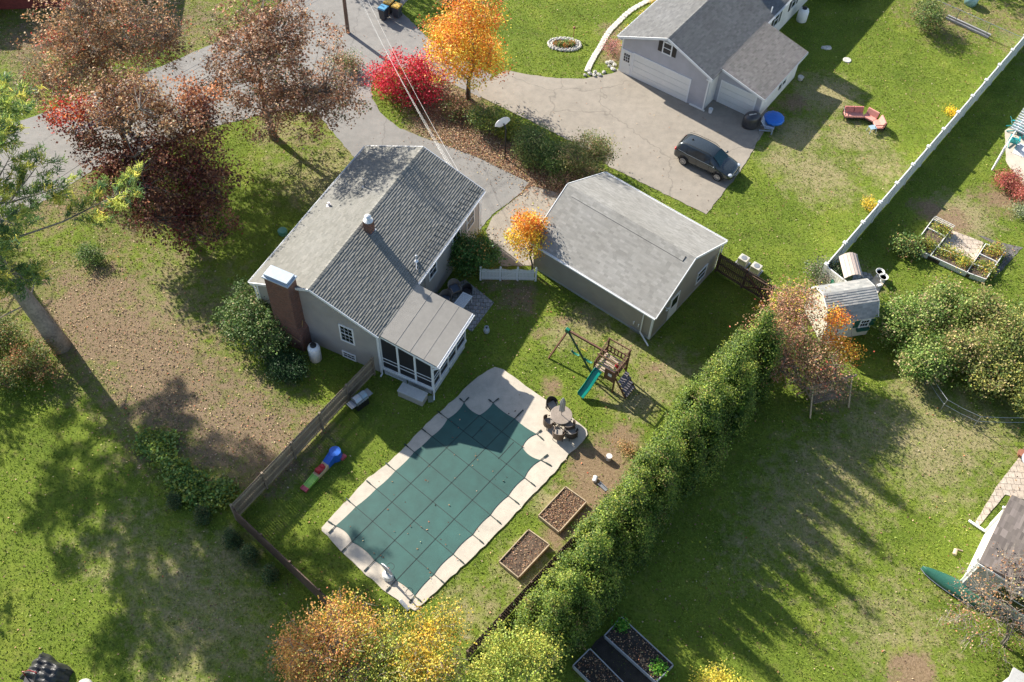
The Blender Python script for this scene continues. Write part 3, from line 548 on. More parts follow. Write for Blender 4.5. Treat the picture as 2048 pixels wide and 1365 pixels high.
# garage ell
EX0, EX1, EY0, EY1, EZ0, EZ1 = 7.15, 11.75, 1.5, 8.5, 3.45, 2.3
m = MB(); shingles(m, (EX1, EY0, EZ1), (EX1, EY1, EZ1), (EX0, EY1, EZ0), (EX0, EY0, EZ0), [(.18, .165, .158), (.16, .148, .142), (.2, .184, .175)], lip=(.034, .05), amp=.1, expo=.152)
o = len(m.v); m.prof([(EX0, EZ0-.01), (EX1, EZ1-.01), (EX1, EZ1-.15), (EX0, EZ0-.15)], EY0+.01, EY1-.01); m.c[o:] = [(.25, .23, .22)]*(len(m.v)-o); m.build('garage_roof', SHING, Nh, colr=True)
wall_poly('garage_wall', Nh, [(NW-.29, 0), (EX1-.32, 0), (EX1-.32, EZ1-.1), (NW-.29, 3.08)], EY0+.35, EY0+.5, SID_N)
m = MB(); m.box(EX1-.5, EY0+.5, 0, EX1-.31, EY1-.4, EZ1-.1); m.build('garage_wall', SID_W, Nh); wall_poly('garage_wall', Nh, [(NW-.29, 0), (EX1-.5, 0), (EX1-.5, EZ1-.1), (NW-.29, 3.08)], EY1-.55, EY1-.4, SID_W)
m = MB(); m.bar((EX0+.02, EY0-.03, EZ0-.08), (EX1, EY0-.03, EZ1-.08), .045, .17); m.box(EX1+.01, EY0, EZ1-.17, EX1+.05, EY1, EZ1-.01); m.build('trim', WHITE, Nh)
gdoor(8.15, 10.95, EY0+.35, 1.95, Nh)
m = MB(); m.box(EX1-.31, 5.0, .75, EX1-.28, 5.35, 1.7); m.build('shutter', BLK, Nh); window(Nh, (EX1-.31, 5.5, .8), (0, 1, 0), .6, .85)
for y in (10.9, 14.0, 19.0): window(Nh, (NW-.3, y, 1.3), (0, 1, 0), .75, 1.1, shut=BLK)
m = MB(); m.tube([(7.72, 9.7, 3.2), (7.72, 9.7, 3.85)], .05, 8); m.build('vent_pipe', WHITE, Nh)
m = MB(); m.box(3.4, 10.4, 3.5, 4.9, 12.0, 7.4); m.build('chimney', BRICK, Nh)
spout(Nh, [(NW-.33, .24, NE_-.4), (NW-.33, .24, .1)])
# ---- house at the right edge -----------------------------------------------------
# top corners of the low brown roof
A = np.array(G(2024, 990, 3.)); B = np.array(G(1958, 1126, 3.)); d = nrmz(B-A); ang = math.atan2(d[1], d[0]); nl = float(np.linalg.norm(B-A))
# local x runs along the eave from A to B, local y into the house
Rh = thing('ranch_house', 'white house with a flat brown roof cut off by the right edge of the photo', 'house', (A[0], A[1], 0), ang)
m = MB(); m.box(.1, .12, 0, nl-.1, 11, 2.85); m.build('wall', SID_W, Rh)
BR = [(.125, .105, .095), (.14, .118, .105), (.11, .092, .084), (.155, .13, .12)]
m = MB(); shingles(m, (0, 0, 3.), (nl, 0, 3.), (nl, 6, 3.9), (0, 6, 3.9), BR, lip=(.003, .008), amp=.22, tab=.5); shingles(m, (nl, 12, 3.), (0, 12, 3.), (0, 6, 3.9), (nl, 6, 3.9), BR, lip=(.003, .008), amp=.22, tab=.5); o = len(m.v); m.prof([(0, 2.99), (6, 3.89), (12, 2.99), (12, 2.85), (0, 2.85)], .01, nl-.01, 'x'); m.c[o:] = [(.18, .14, .12)]*(len(m.v)-o); m.build('roof', SHING, Rh, colr=True)
gutter(Rh, (nl, 0, 3.), (0, 0, 3.), w=.16); m = MB(); m.box(nl+.01, 0, 2.83, nl+.05, 6, 2.97); m.build('trim', WHITE, Rh)
spout(Rh, [(.9, -.1, 2.9), (.9, .06, 2.6), (.9, .06, .2), (.75, -.9, .1)], w=.12); spout(Rh, [(nl-.3, -.15, 2.9), (nl-.25, .05, 2.6), (nl-.25, .05, .2)], w=.1)
m = MB(); m.box(nl-.099, .13, 0, nl-.02, 10.99, 2.84); m.build('gable_wall', M('shade_grey_wall', (.4, .39, .37), .7), Rh)  # gable end lies in shade; that shade is put into this grey over white siding
for a in (1.5, 4.6, 7.7): window(Rh, (nl-.02, a, 1.0), (0, 1, 0), 1.9, 1.35, frame=.14, trim=OFFW)
# second white building corner at the very bottom right
C = G(2030, 1345, 2.4); t = thing('garage_building', 'white wall corner cut off at the bottom right of the photo', 'building', (C[0], C[1], 0), ang)
m = MB(); m.box(0, 0, 0, 8, 8, 2.35); m.build('wall', SID_W, t); m = MB(); m.box(-.15, -.15, 2.35, 8.2, 8.2, 2.5); m.build('roof', M('pale_roof', (.4, .39, .37), .8), t)
# red brick house top left
C = G(27, 25, 0); t = thing('brick_house', 'red brick house with a grey porch roof at the top left corner', 'house', (C[0], C[1], 0), R(8))
m = MB(); m.box(-1.2, .4, 0, 9, 9, 3.2); m.build('wall', BRICKR, t); m = MB(); m.prof([(-2, 3.1), (3.9, 5.2), (10, 3.1), (10, 2.95), (-2, 2.95)], .2, 9.4); m.build('roof', TAN, t)
m = MB(); m.box(-7, -1.4, 2.5, -1.3, 3.5, 2.62); m.box(-6.8, -1.2, 0, -1.5, 3.4, 2.5); m.build('porch', M('pale_blue_grey_roof', (.45, .47, .52), .6), t)
# ---- gambrel shed ------------------------------------------------------------------
# ridge axis from pixel survey: front-left top (1645,592) to right (1745,578)
a = np.array(G(1646, 592, 2.9)); b = np.array(G(1746, 577, 2.9)); d = nrmz(b-a); sl_ = float(np.linalg.norm(b-a)); ang = math.atan2(d[1], d[0])
Sh = thing('garden_shed', 'cream gambrel roofed garden shed behind the orange leaved tree', 'shed', (a[0], a[1], 0), ang)
hw = 1.45; prf = [(-hw, 1.9), (-hw*.62, 2.75), (0, 3.1), (hw*.62, 2.75), (hw, 1.9)]
# local: x along ridge, y across
m = MB(); m.prof([(-hw+.1, 0)]+[(-hw+.1, 1.85), (-hw*.6, 2.68), (0, 3.0), (hw*.6, 2.68), (hw-.1, 1.85)]+[(hw-.1, 0)], .08, sl_-.08, 'x'); m.build('wall', SID_S, Sh)
SG = [(.3, .3, .285), (.26, .26, .25), (.34, .33, .31)]; m = MB()
for (ya, za), (yb, zb) in (((-hw, 1.9), (-hw*.62, 2.75)), ((-hw*.62, 2.75), (0, 3.1)), ((hw, 1.9), (hw*.62, 2.75)), ((hw*.62, 2.75), (0, 3.1))):
    shingles(m, (-.05, ya, za), (sl_+.05, ya, za), (sl_+.05, yb, zb), (-.05, yb, zb), SG, expo=.15, lip=(.02, .03), amp=.08)
    o = len(m.v); m.bar((-.05, ya, za-.03), (-.05+.001, ya, za-.03), .01, .01); m.c[o:] = [(.3, .3, .29)]*(len(m.v)-o)
m.build('roof', SHING, Sh, colr=True)
m = MB()
for x in (-.05, sl_+.05):
    for p, q in zip(prf[:-1], prf[1:]): m.bar((x, p[0], p[1]-.05), (x, q[0], q[1]-.05), .04, .12)
m.build('trim', OFFW, Sh)
GRN = M('dark_green_paint', (.02, .1, .07), .5)
window(Sh, (2.4, -hw+.1, 1.0), (1, 0, 0), .5, .6, grid=(3, 2), shut=GRN); m = MB(); m.box(2.25, -hw-.12, .72, 3.05, -hw+.09, .9); m.build('window_box', GRN, Sh); m = MB(); m.box(.7, -hw+.05, .1, 1.7, -hw+.1, 1.75); m.build('door', OFFW, Sh)
# ================================================================== FENCES
def fence(name, label, A, B, h, mat, span=2.4, style='picket', postmat=None, z0=.0, pw=.1, face=1, capm=None, cat='fence', dz=0.):
    A = np.array(A[:2], float); B = np.array(B[:2], float); L = float(np.linalg.norm(B-A)); n = max(1, round(L/span)); ang = math.atan2(*(B-A)[::-1]); rr = random.Random(5)
    t = thing(name, label, cat, (A[0], A[1], 0), ang); sp = L/n; postmat = postmat or mat
    for i in range(n+1):
        m = MB(); m.box(i*sp-pw/2, -pw/2, 0, i*sp+pw/2, pw/2, h+(.08 if style != 'link' else 0)); 
        if capm: m.box(i*sp-pw*.7, -pw*.7, h+.08, i*sp+pw*.7, pw*.7, h+.12); m.box(i*sp-pw*.35, -pw*.35, h+.12, i*sp+pw*.35, pw*.35, h+.16)
        m.build('post', postmat, t)
    for i in range(n):
        m = MB(); x0, x1 = i*sp+pw/2, (i+1)*sp-pw/2
        if style == 'board':
            x = x0+.002
            while x < x1-.02:
                wv = min(.13, x1-x); y = face*(.035+rr.uniform(0, .006)); m.box(x, y, .06, x+wv-.01, y+face*.016, h-rr.uniform(0, .035)); x += .135
            pn = m.build('panel', mat, t)
            for z in (.25, h/2, h-.22): mr = MB(); mr.bar((x0, 0, z), (x1, 0, z), .06, .1); mr.build('rail', WOODT if mat is WOODG else mat, pn)
        elif style == 'vinyl':
            m.box(x0, -.02, .1, x1, .02, h-.08); m.box(x0, -.035, h-.1, x1, .035, h); m.box(x0, -.034, .05, x1, .034, .18); x = x0+.1
            while x < x1-.05: m.box(x, -.026, .18, x+.012, .026, h-.1); x += .16
            m.build('panel', mat, t)
        elif style == 'link':
            m.tube([(x0, 0, h), (x1, 0, h)], .022, 6); x = x0
            while x < x1: 
                m.bar((x, 0, .03), (min(x+h, x1), 0, .03+min(h, x1-x)-.03), .004, .004); m.bar((x, 0, h-.02), (min(x+h, x1), 0, h-min(h, x1-x)), .004, .004); x += .12
            m.build('mesh_panel', postmat, t)
    return t
fence('privacy_fence', 'weathered grey board fence running from the porch corner toward the lower left', G(744, 716, 1.75), G(463, 1013, 1.6), 1.7, WOODG, 2.35, 'board', face=-1, pw=.12)
c0 = G(463, 1013, 1.6); fence('privacy_fence', 'shaded dark board fence behind the pool edge running down to the yellow trees', (c0[0]+.12, c0[1]-.12), G(700, 1238, 1.6), 1.6, WOODR, 2.4, 'board', face=-1)
fence('privacy_fence', 'low dark board fence along the pool side of the arborvitae hedge', G(935, 1303, 1.3), G(1478, 715, 1.3), 1.3, WOODR, 2.4, 'board', face=1)
fence('privacy_fence', 'dark brown board fence with diagonal braces at the right end of the taupe garage', G(1441, 508, 1.75), G(1548, 574, 1.75), 1.75, WOODR, 1.85, 'board', face=1)
va = G(2200, -98, 1.85); vb = G(1652, 530, 1.85)
vb_ = G(1652, 530, 1.85); va_ = G(2048, 74, 1.85); dd = nrmz(np.array(va_)-np.array(vb_)); va = np.array(vb_)+dd*(np.linalg.norm(np.array(va_)-np.array(vb_))+5)
fence('vinyl_fence', 'long white vinyl fence with capped posts between the sunny lawn and the shaded yard', vb_, va, 1.85, OFFW, 2.44, 'vinyl', capm=1, pw=.18)
e2 = G(1720, 583, 1.85); e1 = np.array(vb_)+nrmz(np.array(e2)-np.array(vb_))*.14
fence('vinyl_fence', 'short cream white vinyl fence section between corner post and gambrel shed', e1, e2, 1.8, OFFW, 2.4, 'vinyl', pw=.1)
fence('chain_link_fence', 'thin chain link fence in the shade at the top right corner', G(1860, -6, 1.2), G(2046, 76, 1.2), 1.2, STEEL, 3., 'link', pw=.05)
# gate brace on brown fence
# white picket gate
A = np.array(G(961, 560, 0)); B = np.array(G(1071, 562, 0)); L = float(np.linalg.norm(B-A)); ang = math.atan2(*(B-A)[::-1])
pg = thing('picket_gate', 'white picket fence with a middle gate between the shrub and the small orange maple', 'gate', (A[0], A[1], 0), ang)
for i, f in enumerate((0, .36, .67, 1)):
    m = MB(); m.box(L*f-.06, -.06, 0, L*f+.06, .06, 1.25); m.lathe([(.07, 1.25), (.04, 1.33), (.005, 1.38)], (L*f, 0, 0), 6); m.build('post', WHITE, pg)
for k, (f0, f1) in enumerate(((0, .36), (.36, .67), (.67, 1))):
    m = MB(); x = L*f0+.09
    while x < L*f1-.12:
        mid = (x-L*f0)/(L*(f1-f0)); hh = 1.0+.12*abs(mid-.5)*2; m.box(x, -.03, .08, x+.075, -.012, hh); m.add([(x, -.03, hh), (x+.075, -.03, hh), (x+.037, -.03, hh+.07), (x, -.012, hh), (x+.075, -.012, hh), (x+.037, -.012, hh+.07)], [(0, 1, 2), (5, 4, 3), (0, 3, 4, 1), (1, 4, 5, 2), (2, 5, 3, 0)]); x += .088
    m.box(L*f0+.07, -.01, .2, L*f1-.07, .02, .3); m.box(L*f0+.07, -.01, .78, L*f1-.07, .02, .86)
    if k == 1: m.bar((L*f0+.1, .005, .28), (L*f1-.1, .005, .8), .02, .07, (0, 1, 0))
    m.build('gate_leaf' if k == 1 else 'picket_panel', WHITE, pg)
# ================================================================== POOL
def curve_edge(a, b, sag, n=8, ctr=None):
    a = np.array(a); b = np.array(b); nn = np.array([-(b-a)[1], (b-a)[0]]); nn = nn/np.linalg.norm(nn); mid = (a+b)/2
    if np.dot(ctr-mid, nn) < 0: nn = -nn
    L = np.linalg.norm(b-a); return [tuple(a+(b-a)*t+nn*sag*L*4*t*(1-t)) for t in [i/n for i in range(n)]]
cpx = [(671, 1052, .02), (711.4, 1013.8, .03), (752.4, 978, .03), (790.7, 942, .03), (828.3, 904.4, .03), (863.3, 873, .07), (895, 838, .08), (928.2, 804.8, .09), (959, 830.6, .07), (986.4, 805.6, .05), (1029.6, 837.3, .04), (1072.9, 868, .12), (1044.6, 894.6, .12), (1081.2, 920.4, .09), (1048.8, 955.7, .05), (1016.3, 991.6, .05), (980.4, 1030, .05), (945.2, 1069.2, .05), (905.9, 1108.5, .05), (867.6, 1148.8, .03), (829, 1191.6, .05), (792.4, 1160.8, .05), (749, 1121.5, .06), (703.6, 1083.9, .11)]
CZ_ = .1; ctr = np.array(G(880, 1000, .1)); cp = []
for i, (a, b, s) in enumerate(cpx):
    q = cpx[(i+1) % len(cpx)]; c = ctr
    if i in (7,): c = np.array(G(945, 850, .1))
    if i in (8,): c = np.array(G(990, 850, .1))
    cp += curve_edge(G(a, b, .1), G(q[0], q[1], .1), s, 8, c)
pc = thing('pool_cover', 'dark green mesh safety cover stretched over the swimming pool with black straps', 'pool cover', (*G(880, 1000), 0))
off = np.array(G(880, 1000))
m = MB(); m.prism([tuple(np.array(p)-off) for p in cp], .075, .098); m.build('cover_sheet', COVER, pc)
def strap(p, q, ea=0., eb=0.):
    a = np.array(G(*p, .1)); b = np.array(G(*q, .1)); d = nrmz(b-a); a1 = a-d*ea; b1 = b+d*eb; a1 -= off; b1 -= off; m = MB(); m.bar((*a1, .104), (*b1, .104), .036, .01)
    for e, pt in ((ea, a1), (eb, b1)):
        if e: m.lathe([(.035, .075), (.035, .115)], (*pt, 0), 8); m.bar((*(pt+d*.0), .11), (*(pt+d*(.28 if pt is a1 else -.28)), .11), .07, .022)
    m.build('strap', STRAP, pc)
E_ = .75
for p, q, ea, eb in [((703.6, 1083.9), (959, 830.6), E_, 0), ((749, 1121.5), (1029.6, 837.3), E_, E_), ((792.4, 1160.8), (1044.6, 894.6), E_, 0), ((711.4, 1013.8), (867.6, 1148.8), E_, E_), ((752.4, 978), (905.9, 1108.5), E_, E_), ((790.7, 942), (945.2, 1069.2), E_, E_), ((828.3, 904.4), (980.4, 1030), E_, E_), ((863.3, 873), (1016.3, 991.6), E_, E_), ((895, 838), (1048.8, 955.7), E_, E_), ((959, 830.6), (1044.6, 894.6), 0, 0), ((974.8, 844), (944, 876.5), 0, 0), ((1027, 884.6), (996.4, 918), 0, 0)]:
    strap(p, q, ea, eb)
def stub(p, q):  # anchor straps beyond a corner
    a = np.array(G(*p, .1))-off; b = np.array(G(*q, .1))-off; m = MB(); m.bar((*a, .104), (*b, .104), .045, .01); m.bar((*(a+(b-a)*.45), .112), (*(a+(b-a)*.95), .112), .075, .025); m.build('anchor_strap', STRAP, pc)
for p, q in [((671, 1052), (655, 1042)), ((671, 1052), (657, 1067)), ((928, 805), (919, 797)), ((928, 805), (938, 795)), ((986, 806), (977, 799)), ((986, 806), (998, 797)), ((1073, 868), (1083, 860)), ((1073, 868), (1087, 880)), ((1081, 920), (1096, 909)), ((1081, 920), (1103, 932)), ((829, 1192), (818, 1206)), ((829, 1192), (842, 1203)), ((1029.6, 837.3), (1041, 826))]: stub(p, q)
# ================================================================== OBJECTS
def place(px, py, z=0): return G3(px, py, z)
def dirang(p, q): a = np.array(G(*p)); b = np.array(G(*q)); return math.atan2(*(b-a)[::-1])
BLUEP = M('blue_plastic', (.02, .12, .5), .35); REDP = M('red_plastic', (.5, .02, .03), .4); GRNP = M('lime_plastic', (.25, .5, .08), .4); PALEP = M('beige_plastic', (.6, .45, .25), .5); TEAL = M('teal_plastic', (.0, .2, .2), .35); PINKP = M('faded_red_plastic', (.5, .08, .1), .45)
# --- SUV
def make_car(px, py, ang):
    t = thing('parked_car', 'dark grey suv parked on the end of the tan driveway', 'car', (*G(px, py), 0), ang)
    paint = M('dark_grey_car_paint', (.045, .055, .06), .25, .4, .05, coat=1.); 
    # stations: x, half width, z bottom, z belt, z top, half top
    st = [(-2.28, .68, .42, .75, .80, .60), (-2.24, .84, .34, .98, 1.06, .66), (-2.1, .9, .3, 1.06, 1.42, .64), (-1.85, .915, .28, 1.07, 1.60, .62), (-1.3, .925, .26, 1.06, 1.67, .63), (-.6, .925, .26, 1.04, 1.69, .63), (.1, .925, .26, 1.02, 1.66, .62), (.55, .92, .26, 1.0, 1.55, .6), (.95, .92, .26, .99, 1.3, .62), (1.3, .91, .27, .98, 1.08, .66), (1.7, .9, .28, .9, 1.0, .62), (2.05, .86, .3, .8, .9, .56), (2.25, .76, .34, .66, .76, .48), (2.33, .6, .4, .56, .62, .36)]
    rows = []
    for x, w_, zb, zt, zr, hw_ in st:
        h = [(0, zb), (w_*.9, zb), (w_, zb+.12), (w_+.012, (zb+zt)/2), (w_-.01, zt), (hw_+.03, zr-.05), (hw_-.05, zr), (0, zr+.025)]
        rows.append([(x, -a, z) for a, z in h]+[(x, a, z) for a, z in h[-2::-1]][:-1])
    n = len(rows[0]); vs = [p for r in rows for p in r]; fs = []
    for i in range(len(rows)-1):
        for k in range(n): fs.append((i*n+k, (i+1)*n+k, (i+1)*n+(k+1) % n, i*n+(k+1) % n))
    fs += [tuple(range(n)), tuple((len(rows)-1)*n+k for k in range(n))[::-1]]
    MB().add(vs, fs).build('body', paint, t, smooth=True, sub=2)
    def panel(name, ids, mat, off=.012, ins=.0):
        m = MB(); 
        for quad in ids:
            P_ = [np.array(rows[i][k]) for i, k in quad]; c = sum(P_)/4; nn = nrmz(np.cross(P_[2]-P_[0], P_[3]-P_[1])); nn = nn if nn@(c-np.array([0, 0, .9])) > 0 else -nn
            m.add([c+(p-c)*(1-ins)+nn*off for p in P_], [(0, 1, 2, 3)])
        return m.build(name, mat, t)
    for kk in ((4, 5), (9, 10)):
        a, b = kk
        for i0, i1, sh in ((3, 4, .04), (4, 5, .03), (5, 6, .03), (6, 7, .04)):
            P_ = [np.array(rows[i][k]) for i, k in ((i0, a), (i1, a), (i1, b), (i0, b))]; c = sum(P_)/4
            P_ = [c+(p-c)*np.array([1-sh, 1, .78])+np.array([0, (.02 if c[1] > 0 else -.02), .0]) for p in P_]
            m = MB(); m.add(P_, [(0, 1, 2, 3)]); m.build('side_window', DKG, t)
    m = MB(); m.add([(.62, -.56, 1.56), (.62, .56, 1.56), (1.28, .66, 1.12), (1.28, -.66, 1.12), (.95, -.61, 1.355), (.95, .61, 1.355)], [(0, 4, 5, 1), (4, 3, 2, 5)]); m.build('windshield', M('windshield_glass', (.015, .05, .055), .05, var=.3), t)
    m = MB(); m.add([(-2.2, -.58, 1.18), (-2.2, .58, 1.18), (-2.0, .56, 1.53), (-2.0, -.56, 1.53)], [(0, 1, 2, 3)]); m.v = [(x-.045, y, z) for x, y, z in m.v]; m.build('rear_window', DKG, t)
    for sx in (-1.38, 1.36):
        for s in (-1, 1):
            wh = MB(); pr_ = [(.2, -.12), (.33, -.12), (.355, -.08), (.355, .08), (.33, .12), (.2, .12)]; wh.lathe(pr_, (0, 0, 0), 28); wh.v = [(sx+a, s*.86+c, .355+b) for a, b, c in wh.v]; wo = wh.build('wheel', M('tyre_rubber', (.015, .015, .015), .8), t, smooth=False)
            r = MB(); o0 = np.array([sx, s*.985, .355])
            for k in range(10):
                a = 2*math.pi*k/10; r.bar(o0, o0+np.array([math.cos(a)*.21, 0, math.sin(a)*.21]), .03, .045, (0, 1, 0))
            for k in range(24):
                a, b = 2*math.pi*k/24, 2*math.pi*(k+1)/24; r.bar(o0+np.array([math.cos(a)*.22, 0, math.sin(a)*.22]), o0+np.array([math.cos(b)*.22, 0, math.sin(b)*.22]), .03, .03, (0, 1, 0))
            r.build('rim', M('alloy_rim', (.6, .6, .6), .3, .6), wo)
            ar = MB(); pts = [(sx+math.cos(a)*.42, s*.925, .355+math.sin(a)*.42) for a in [math.pi*i/10 for i in range(11)]]; ar.tube(pts, .045, 6); ar.build('wheel_arch', BLK, t, smooth=True)
    for s in (-1, 1):
        m = MB(); m.ell((.98, s*1.0, 1.08), .1, .11, .08); m.build('mirror', paint, t, smooth=True)
        m = MB(); m.ell((2.1, s*.64, .76), .19, .16, .07); m.build('headlight', M('headlight_glass', (.65, .67, .7), .1, .3), t, smooth=True)
        m = MB(); m.ell((-2.17, s*.74, 1.0), .1, .16, .11); m.build('tail_light', M('tail_light_red', (.5, .03, .03), .2), t, smooth=True)
        m = MB(); m.bar((-1.95, s*.78, 1.43), (-1.4, s*.98, 1.1), .02, .02) if 0 else m.tube([(-1.9, s*.945, 1.17), (-1.2, s*.95, 1.1), (0, s*.945, 1.06), (.9, s*.94, 1.04)], .012, 5); m.build('chrome_strip', STEEL, t)
    m = MB(); m.tube([(2.3, -.55, .66), (2.39, 0, .68), (2.3, .55, .66)], .02, 6); m.tube([(2.33, -.5, .5), (2.41, 0, .5), (2.33, .5, .5)], .025, 6); m.build('grille', STEEL, t); m = MB(); m.box(2.28, -.45, .42, 2.38, .45, .62); m.build('bumper_intake', BLK, t, bev=.03)
    for s in (-1, 1):
        for xx in (-.42, .55, -1.05):
            m = MB(); m.tube([(xx, s*.936, 1.0), (xx+.01, s*.945, .7), (xx+.03, s*.935, .42)], .006, 4); m.build('door_seam', BLK, t)
        m = MB(); m.tube([(-1.9, s*.62, 1.62), (-1.3, s*.64, 1.72), (.1, s*.63, 1.7), (.5, s*.6, 1.58)], .018, 5); m.build('roof_rail', BLK, t)
    m = MB(); m.ell((-1.35, 0, 1.72), .09, .03, .05); m.build('antenna', BLK, t)
make_car(1411, 331, dirang((1367, 330), (1436, 363)))
# --- play set
def playset():
    a = np.array(G(1136, 661, 2.3)); b = np.array(G(1204, 700, 2.3)); d = nrmz(b-a); L = float(np.linalg.norm(b-a)); ang = math.atan2(d[1], d[0])
    t = thing('swing_set', 'brown timber swing set with small tower and green slide on the lawn behind the garage', 'swing set', (a[0], a[1], 0), ang)
    o = np.array([a[0], a[1]]); ca, sa = d
    def loc(px, py, z): g = np.array(G(px, py, z))-o; return (g[0]*ca+g[1]*sa, -g[0]*sa+g[1]*ca, z)
    m = MB(); m.bar((-.05, 0, 2.3), (L+.3, 0, 2.3), .1, .14); m.build('beam', WOODB, t)
    f1 = loc(1097, 717, 0); f2 = loc(1181, 744.5, 0)
    m = MB(); m.bar((0, 0, 2.25), f1, .09, .09); m.build('leg', WOODB, t)
    m = MB(); m.bar((0, 0, 2.25), f2, .09, .09); m.build('leg', M('dark_green_leg', (.02, .07, .04), .5), t)
    m = MB(); m.box(-.15, -.1, 2.12, .12, .1, 2.42); m.build('bracket', GRNB, t, bev=.02)
    for x in (L*.3, L*.68):
        m = MB(); m.tube([(x+.25, 0, 2.25), (x+.25, 0, .55)], .012, 4); m.tube([(x-.25, 0, 2.25), (x-.25, 0, .55)], .012, 4); sw = m.build('swing_chain', STEEL, t)
        m = MB(); v = [(x+.3*math.cos(q), .0, .62-.13*math.sin(q)) for q in [math.pi*i/6 for i in range(7)]]
        for p, q in zip(v[:-1], v[1:]): m.bar(p, q, .15, .02)
        m.build('swing_seat', GRNB, t)
    m = MB(); x = L*.5; m.tube([(x-.22, 0, 1.3), (x+.22, 0, 1.3)], .018, 6); m.tube([(x-.22, 0, 1.3), (x-.2, 0, 2.25)], .006, 4); m.tube([(x+.22, 0, 1.3), (x+.2, 0, 2.25)], .006, 4); m.build('trapeze_bar', M('yellow_bar', (.7, .55, .05), .5), t)
    # tower, square in plan
    X0, X1, Y0, Y1, D = L+.02, L+1.45, -.72, .72, 1.35
    for x, y, h in ((X0, Y0, 2.0), (X1, Y0, 2.2), (X0, Y1, 2.7), (X1, Y1, 2.7)):
        m = MB(); m.box(x-.045, y-.045, 0, x+.045, y+.045, h); m.build('tower_post', WOODB, t)
    fl = MB(); k = 0
    m = MB(); y = Y0+.05
    while y < Y1-.1: m.box(X0, y, D-.02, X1, y+.11, D+.012); y += .17
    m.build('platform', M('worn_decking', (.4, .3, .24), .8), t)
    for nm, args in (('x0', (X0, Y0, X0, Y1)), ('x1', (X1, Y0, X1, Y1)), ('y1', (X0, Y1, X1, Y1))):
        m = MB(); xa, ya, xb, yb = args; m.bar((xa, ya, 2.0), (xb, yb, 2.0), .04, .09); m.bar((xa, ya, 1.5), (xb, yb, 1.5), .04, .09)
        for i in range(1, 6): f = i/6; m.bar((xa+(xb-xa)*f, ya+(yb-ya)*f, 1.5), (xa+(xb-xa)*f, ya+(yb-ya)*f, 2.0), .03, .08)
        m.build('railing', WOODB, t)
    m = MB(); m.box(X0+.72, Y0-.03, .95, X1, Y0+.0, 1.95); m.build('front_panel', WOODB, t); m = MB(); m.box(X0+.98, Y0-.045, 1.4, X0+1.22, Y0-.03, 1.64); m.build('badge', OFFW, t)
    for y in (Y0+.1, Y1): m = MB(); m.bar((X0, y, 2.65), (X1, y, 2.65), .05, .08); m.build('top_bar', WOODB, t)
    m = MB(); m.bar((X0, Y0, 2.0), (X0, Y1, 2.68), .05, .08); m.build('top_bar', WOODB, t); m = MB(); m.bar((X1, Y0, 2.1), (X1, Y1, 2.68), .05, .08); m.build('top_bar', WOODB, t)
    # slide
    s0 = (X0+.36, Y0, D+.02); s1 = loc(1161, 793, .18); m = MB(); n = 12; pr_ = []
    for i in range(n+1):
        f = i/n; z = s0[2]*(1-f)+s1[2]*f+.16*math.sin(f*math.pi*2)*(1-f)*.9-(.12*f*(1-f)); pr_.append((s0[0]+(s1[0]-s0[0])*f, s0[1]+(s1[1]-s0[1])*f, max(.1, z)))
    vs = []; fs = []; sd_ = nrmz(np.array([-(s1[1]-s0[1]), s1[0]-s0[0], 0])); prof_ = [(-.27, .16), (-.25, .17), (-.22, 0), (.22, 0), (.25, .17), (.27, .16), (.23, -.04), (-.23, -.04)]
    for p in pr_:
        for a_, z in prof_: vs.append(np.array(p)+sd_*a_+np.array([0, 0, z]))
    for i in range(n):
        for k in range(8): fs.append((i*8+k, i*8+(k+1) % 8, (i+1)*8+(k+1) % 8, (i+1)*8+k))
    fs += [tuple(range(8)), tuple(n*8+k for k in range(8))[::-1]]
    m.add(vs, fs); m.build('slide', M('green_slide_plastic', (.0, .2, .15), .3), t)
    # ladder of planks on the right side
    for i in range(4):
        f = (i+.5)/4.3; m = MB(); x = X1+.15+.75*(1-f); m.box(x-.13, Y0+.1, D*f, x+.13, Y0+1.05, D*f+.03); m.build('step', M('grey_step_wood', (.17, .15, .16), .7), t)
    for y in (Y0+.08, Y0+1.07): m = MB(); m.bar((X1, y, D), (X1+.9, y, 0), .04, .12); m.build('stringer', WOODB, t)
    m = MB(); m.ell((X1-.35, .05, D+.2), .13, .1, .18); m.bar((X1-.35, .05, D+.1), (X1-.1, -.05, D+.06), .12, .1); m.build('toy_telescope', REDP, t)
GRNB = M('green_bracket_plastic', (.0, .13, .08), .4)
playset()
